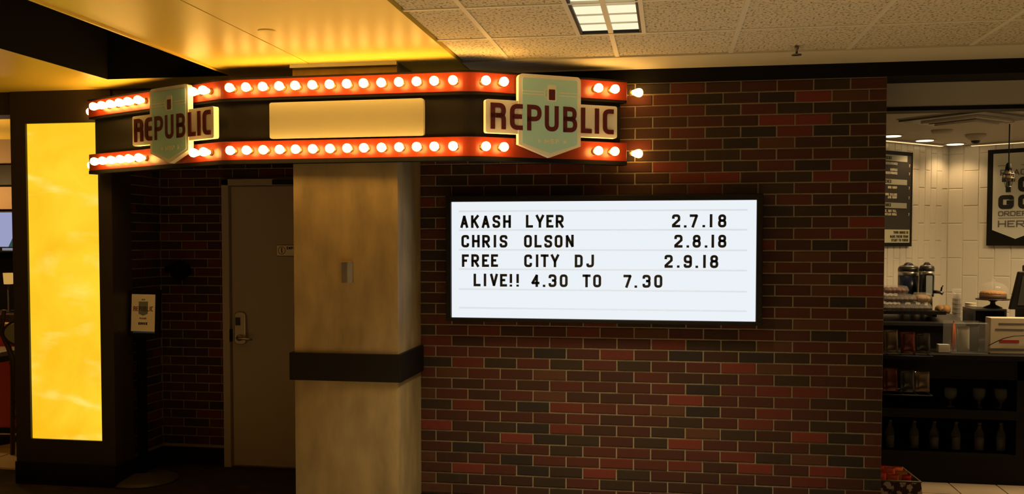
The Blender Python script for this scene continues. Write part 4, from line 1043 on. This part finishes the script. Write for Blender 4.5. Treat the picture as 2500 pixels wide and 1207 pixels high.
for zi_, (z, nm) in enumerate(((zs_a, 'upper'), (zs_b, 'lower'))):
    for k in range(4):
        t = ['nearest the brick wall', 'second from the brick wall', 'third from the brick wall', 'nearest the shelf end'][k]
        packet('chip_bag', BAGS[(k+zi_) % 3], rx0+.05+(rx1-rx0-.05)*(k+.45)/4, YR+.10+.03*(k % 2), z+.008, .092, .045, .165-.010*k, random.uniform(-.05, .05), random.uniform(-.25, -.05),
               ('shiny dark chip bag on the '+nm+' rack shelf, '+t, 'chip bag', 'chip bags on the snack rack'))
# patterned basket of red packets
bs = thing('snack_basket', (1.45, 6.1, 0), 'patterned floor bin heaped with red packets beside the brick wall', 'bin')
YB = 6.02
c0 = pk(2152, 1128, YB+.16); c1 = pk(2203, 1128, YB+.16); c2 = pk(2246, 1163, YB-.12); c3 = pk(2160, 1160, YB-.12)
zt = .225
bx0, bx1, by0, by1 = 1.235, 1.50, YB-.14, YB+.20
PAT = mat('mottled_floral_card', (.05, .02, .018), .5, noise=((26, 26, 26), (.55, .44, .38), .50, .53, 3))
o = .035
vs = [(bx0, by0, .004), (bx1+.03, by0, .004), (bx1+.03, by1, .004), (bx0, by1, .004), (bx0-.0, by0-.01, zt), (bx1, by0-.01, zt), (bx1-.02, by1, zt), (bx0-.0, by1, zt)]
MB().add(vs, [(0,3,2,1), (0,1,5,4), (1,2,6,5), (2,3,7,6), (3,0,4,7)]).build('bin_body', PAT, bs)
rim = MB().tube([(bx0, by0-.01, zt), (bx1, by0-.01, zt), (bx1-.02, by1, zt), (bx0, by1, zt), (bx0, by0-.01, zt)], .006, 6).build('rim', mat('olive_rim', (.14, .12, .05), .5), bs)
RP = [mat('red_wrapper', (.50, .03, .02), .35), mat('orange_red_wrapper', (.62, .10, .02), .35), mat('yellow_red_wrapper', (.6, .28, .04), .4)]
hs = ['at the front near the brick wall', 'at the front middle', 'at the front right corner', 'in the middle near the brick wall', 'in the centre of the heap', 'in the middle right', 'at the back near the brick wall', 'at the back middle', 'at the back right corner']
for k in range(9):
    i, j = k % 3, k//3
    packet('candy_packet', RP[[0, 1, 0, 0, 1, 2, 0, 0, 1][k]], bx0+.05+i*.075, by0+.07+j*.10, zt-.045+random.uniform(-.01, .012), .064, .022, .075, random.uniform(-.5, .5), random.uniform(-.6, .1), ('shiny red candy packet in the patterned bin, '+hs[k], 'packet', 'red packets in the patterned bin'))

# ------------------------------------------------------------------ bar area at the far left
wb2 = struct(box('wall_bar', mat('dark_bar_wall', (.05, .036, .026), .7), -10.5, -4.2, 10.6, 10.7, 0, ZC+.3), 'dark back wall of the bar area', 'wall')
struct(box('ceiling_bar', DRYWALL, -10.5, -4.0, YW+.62, 10.6, ZC+.02, ZC+.06), 'warm lit ceiling of the bar area', 'ceiling')
struct(box('wall_bar_left', mat('dark_bar_wall', (.05, .036, .026), .7), -10.6, -10.5, YW, 10.7, 0, ZC+.3), 'dark side wall of the bar area', 'wall')
YB1 = 8.6
def barbox(name, m, v0, v1, Y, th, label=None, cat=None, u0=-160, u1=70, st=False):
    a, b = onY(u0, v1, Y), onY(u1, v0, Y)
    o = box(name, m, a.x, b.x, Y, Y+th, a.z, b.z)
    return struct(o, label, cat) if st else tag(o, label, cat)
barbox('trim_4', BLACK, 306, 331, YB1, .15, 'black beam crossing the bar area', 'beam', st=True)
barbox('trim_5', mat('taupe_panel', (.20, .145, .10), .6), 331, 402, YB1+.05, .06, 'taupe bulkhead panel above the bar', 'panel', st=True)
barbox('trim_6', BLACK, 402, 453, YB1, .12, 'black rail under the taupe bar panel', 'beam', st=True)
barbox('trim_7', mat('tan_panel', (.30, .20, .12), .6), 456, 512, YB1+.10, .06, 'tan wall panel above the bar television', 'panel', st=True)
barbox('trim_8', BLACKM, 453, 780, YB1+.17, .05, 'black wall panel behind the bar television', 'panel', st=True)
a, b = onY(-90, 616, YB1), onY(37, 516, YB1)
tv = thing('television', ((a.x+b.x)/2, YB1, a.z), 'flat television with a pale blue picture above the bar', 'television')
box('housing', BLACK, a.x, b.x, YB1, YB1+.06, a.z, b.z, tv, .004)
a2, b2 = onY(2, 603, YB1), onY(35, 519, YB1)
box('screen', SCREEN, a.x+.02, b2.x, YB1-.002, YB1+.001, a2.z, b2.z, tv)
q = [onY(21, 603, YB1), onY(35, 603, YB1), onY(35, 573, YB1)]
MB().prism([(p.x, p.z) for p in q], XZ(YB1), .001, .003).build('picture_shape', emission('tv_green', (.03, .07, .06), 1), tv)
a3, b3 = onY(6, 612, YB1), onY(35, 606, YB1)
box('ticker', emission('tv_ticker', (.22, .22, .26), 1), a3.x, b3.x, YB1-.003, YB1+.001, a3.z, b3.z, tv)
# bar counter, lamp, booth
YB2 = 7.9
a, b = onY(-140, 790, YB2), onY(60, 768, YB2)
bc = thing('bar_counter', ((a.x+b.x)/2, YB2, 0), 'dark wooden bar counter at the far left', 'bar counter')
box('top', WOOD, a.x, b.x, YB2-.05, YB2+.5, a.z, b.z, bc, .004)
box('front', WOOD, a.x, b.x, YB2+.03, YB2+.45, 0, a.z, bc)
a, b = onY(10, 694, YB2+.2), onY(31, 667, YB2+.2); lz = onY(20, 768, YB2).z
lp = thing('table_lamp', ((a.x+b.x)/2, YB2+.2, lz), 'small amber glowing lamp standing on the bar', 'lamp')
MB().lathe([(.05, 0), (.05, .012), (.012, .02), (.012, a.z-lz)], ((a.x+b.x)/2, YB2+.2, lz), n=14).build('base', BLACK, lp)
hw = (b.x-a.x)/2
MB().lathe([(hw*.85, 0), (hw, b.z-a.z)], ((a.x+b.x)/2, YB2+.2, a.z), n=16).build('shade', AMBERLAMP, lp)
YB3 = 7.15
a, b = onY(-150, 1040, YB3), onY(27, 797, YB3)
bo = thing('booth_bench', ((a.x+b.x)/2, YB3, 0), 'red vinyl booth back behind the bar chair', 'booth')
box('backrest', REDVINYL, a.x, b.x, YB3, YB3+.12, a.z, b.z, bo, .02)
box('top_cap', mat('cap_amber', (.55, .36, .08), .4), a.x, b.x, YB3-.01, YB3+.13, b.z, b.z+.02, bo)
box('plinth', BLACK, a.x, b.x, YB3+.01, YB3+.12, 0, a.z, bo)
a, b = onY(-120, 893, 6.75), onY(26, 858, 6.75)
tb = thing('bar_table', ((a.x+b.x)/2-.1, 6.8, 0), 'grey topped bar table with a dark edge in front of the booth', 'table')
zt = b.z
box('table_top', mat('grey_laminate', (.20, .18, .15), .4), a.x, b.x-.02, 6.66, 7.05, zt-.035, zt, tb, .004)
box('apron', WOOD, a.x+.02, b.x-.04, 6.68, 7.03, zt-.085, zt-.035, tb)
MB().lathe([(.22, 0), (.22, .02), (.03, .04), (.03, zt-.085)], ((a.x+b.x)/2, 6.85, 0), n=20).build('pedestal', BLACK, tb)
# bar chair
YH = 6.45
f0 = onY(26, 1110, YH)
ch = thing('bar_chair', (f0.x+.2, YH+.2, 0), 'tall dark wood bar chair with an oval grey back pad', 'chair')
cx0 = onY(24, 900, YH).x; zs = onY(24, 880, YH).z; ztop = onY(24, 772, YH).z
w = .42
for x in (cx0, cx0+w):
    MB().tube([(x+(.01 if x == cx0 else -.01), YH, 0), (x+(.02 if x == cx0 else -.02), YH+.01, zs), (x, YH-.01, zs+.10), (x-(.045 if x == cx0 else -.045), YH-.03, zs+.22), (x, YH-.05, ztop+.05)], [.017, .020, .020, .017, .016], 8).build('back_leg', WOOD, ch)
    MB().tube([(x, YH+.40, 0), (x, YH+.40, zs-.02)], .018, 8).build('front_leg', WOOD, ch)
box('seat', WOOD, cx0-.01, cx0+w+.01, YH, YH+.43, zs-.045, zs-.01, ch, .01)
MB().prism(rrect(cx0+.02, -.0, cx0+w-.02, .40, .06), lambda a, b, d: (a, YH+.02+b, d), zs-.01, zs+.035).build('seat_pad', GREYPAD, ch, .012)
for zr in (.30, .42):
    MB().tube([(cx0+.012, YH, zr), (cx0+w-.012, YH, zr)], .012, 8).build('stretcher', WOOD, ch)
MB().tube([(cx0+.005, YH, .36), (cx0, YH+.40, .36)], .012, 8).build('stretcher', WOOD, ch); MB().tube([(cx0+w-.005, YH, .36), (cx0+w, YH+.40, .36)], .012, 8).build('stretcher', WOOD, ch)
pz = onY(34, 812, YH).z; hpd = (onY(34, 780, YH).z-onY(34, 843, YH).z)/2
ov = [(cx0+w/2+(w/2-.005)*math.cos(k*math.pi/12), pz+hpd*math.sin(k*math.pi/12)) for k in range(24)]
MB().prism([(cx0+w/2+(x-cx0-w/2)*1.12, pz+(z-pz)*1.2) for x, z in ov], XZ(YH-.045), -.02, .005).build('back_frame', WOOD, ch)
MB().prism(ov, XZ(YH-.045), .004, .022).build('back_pad', GREYPAD, ch, .01)
# globes out of view, added to light the bar ceiling
for k, (x, y) in enumerate(((-6.0, 7.0), (-7.0, 8.1))):
    d = thing('globe_lamp', (x, y, ZC+.02), ['amber globe pendant over the bar table', 'amber globe pendant over the bar counter'][k], 'pendant lamp', 'amber globe pendants of the bar')
    MB().tube([(x, y, ZC+.02), (x, y, ZC-.28)], .006, 6).build('stem', BLACK, d)
    MB().lathe([(.01, -.06), (.042, -.045), (.06, 0), (.042, .045), (.01, .06)], (x, y, ZC-.34), n=16).build('globe', emission('amber_globe', (1, .58, .18), 6.0), d)
    ld = bpy.data.lights.new('bar_lamp', 'POINT'); ld.energy = 26; ld.color = (1, .58, .20); ld.shadow_soft_size = .07
    lo = bpy.data.objects.new('bar_lamp', ld); col.objects.link(lo); lo.location = (x, y, ZC-.50); put(lo, d)
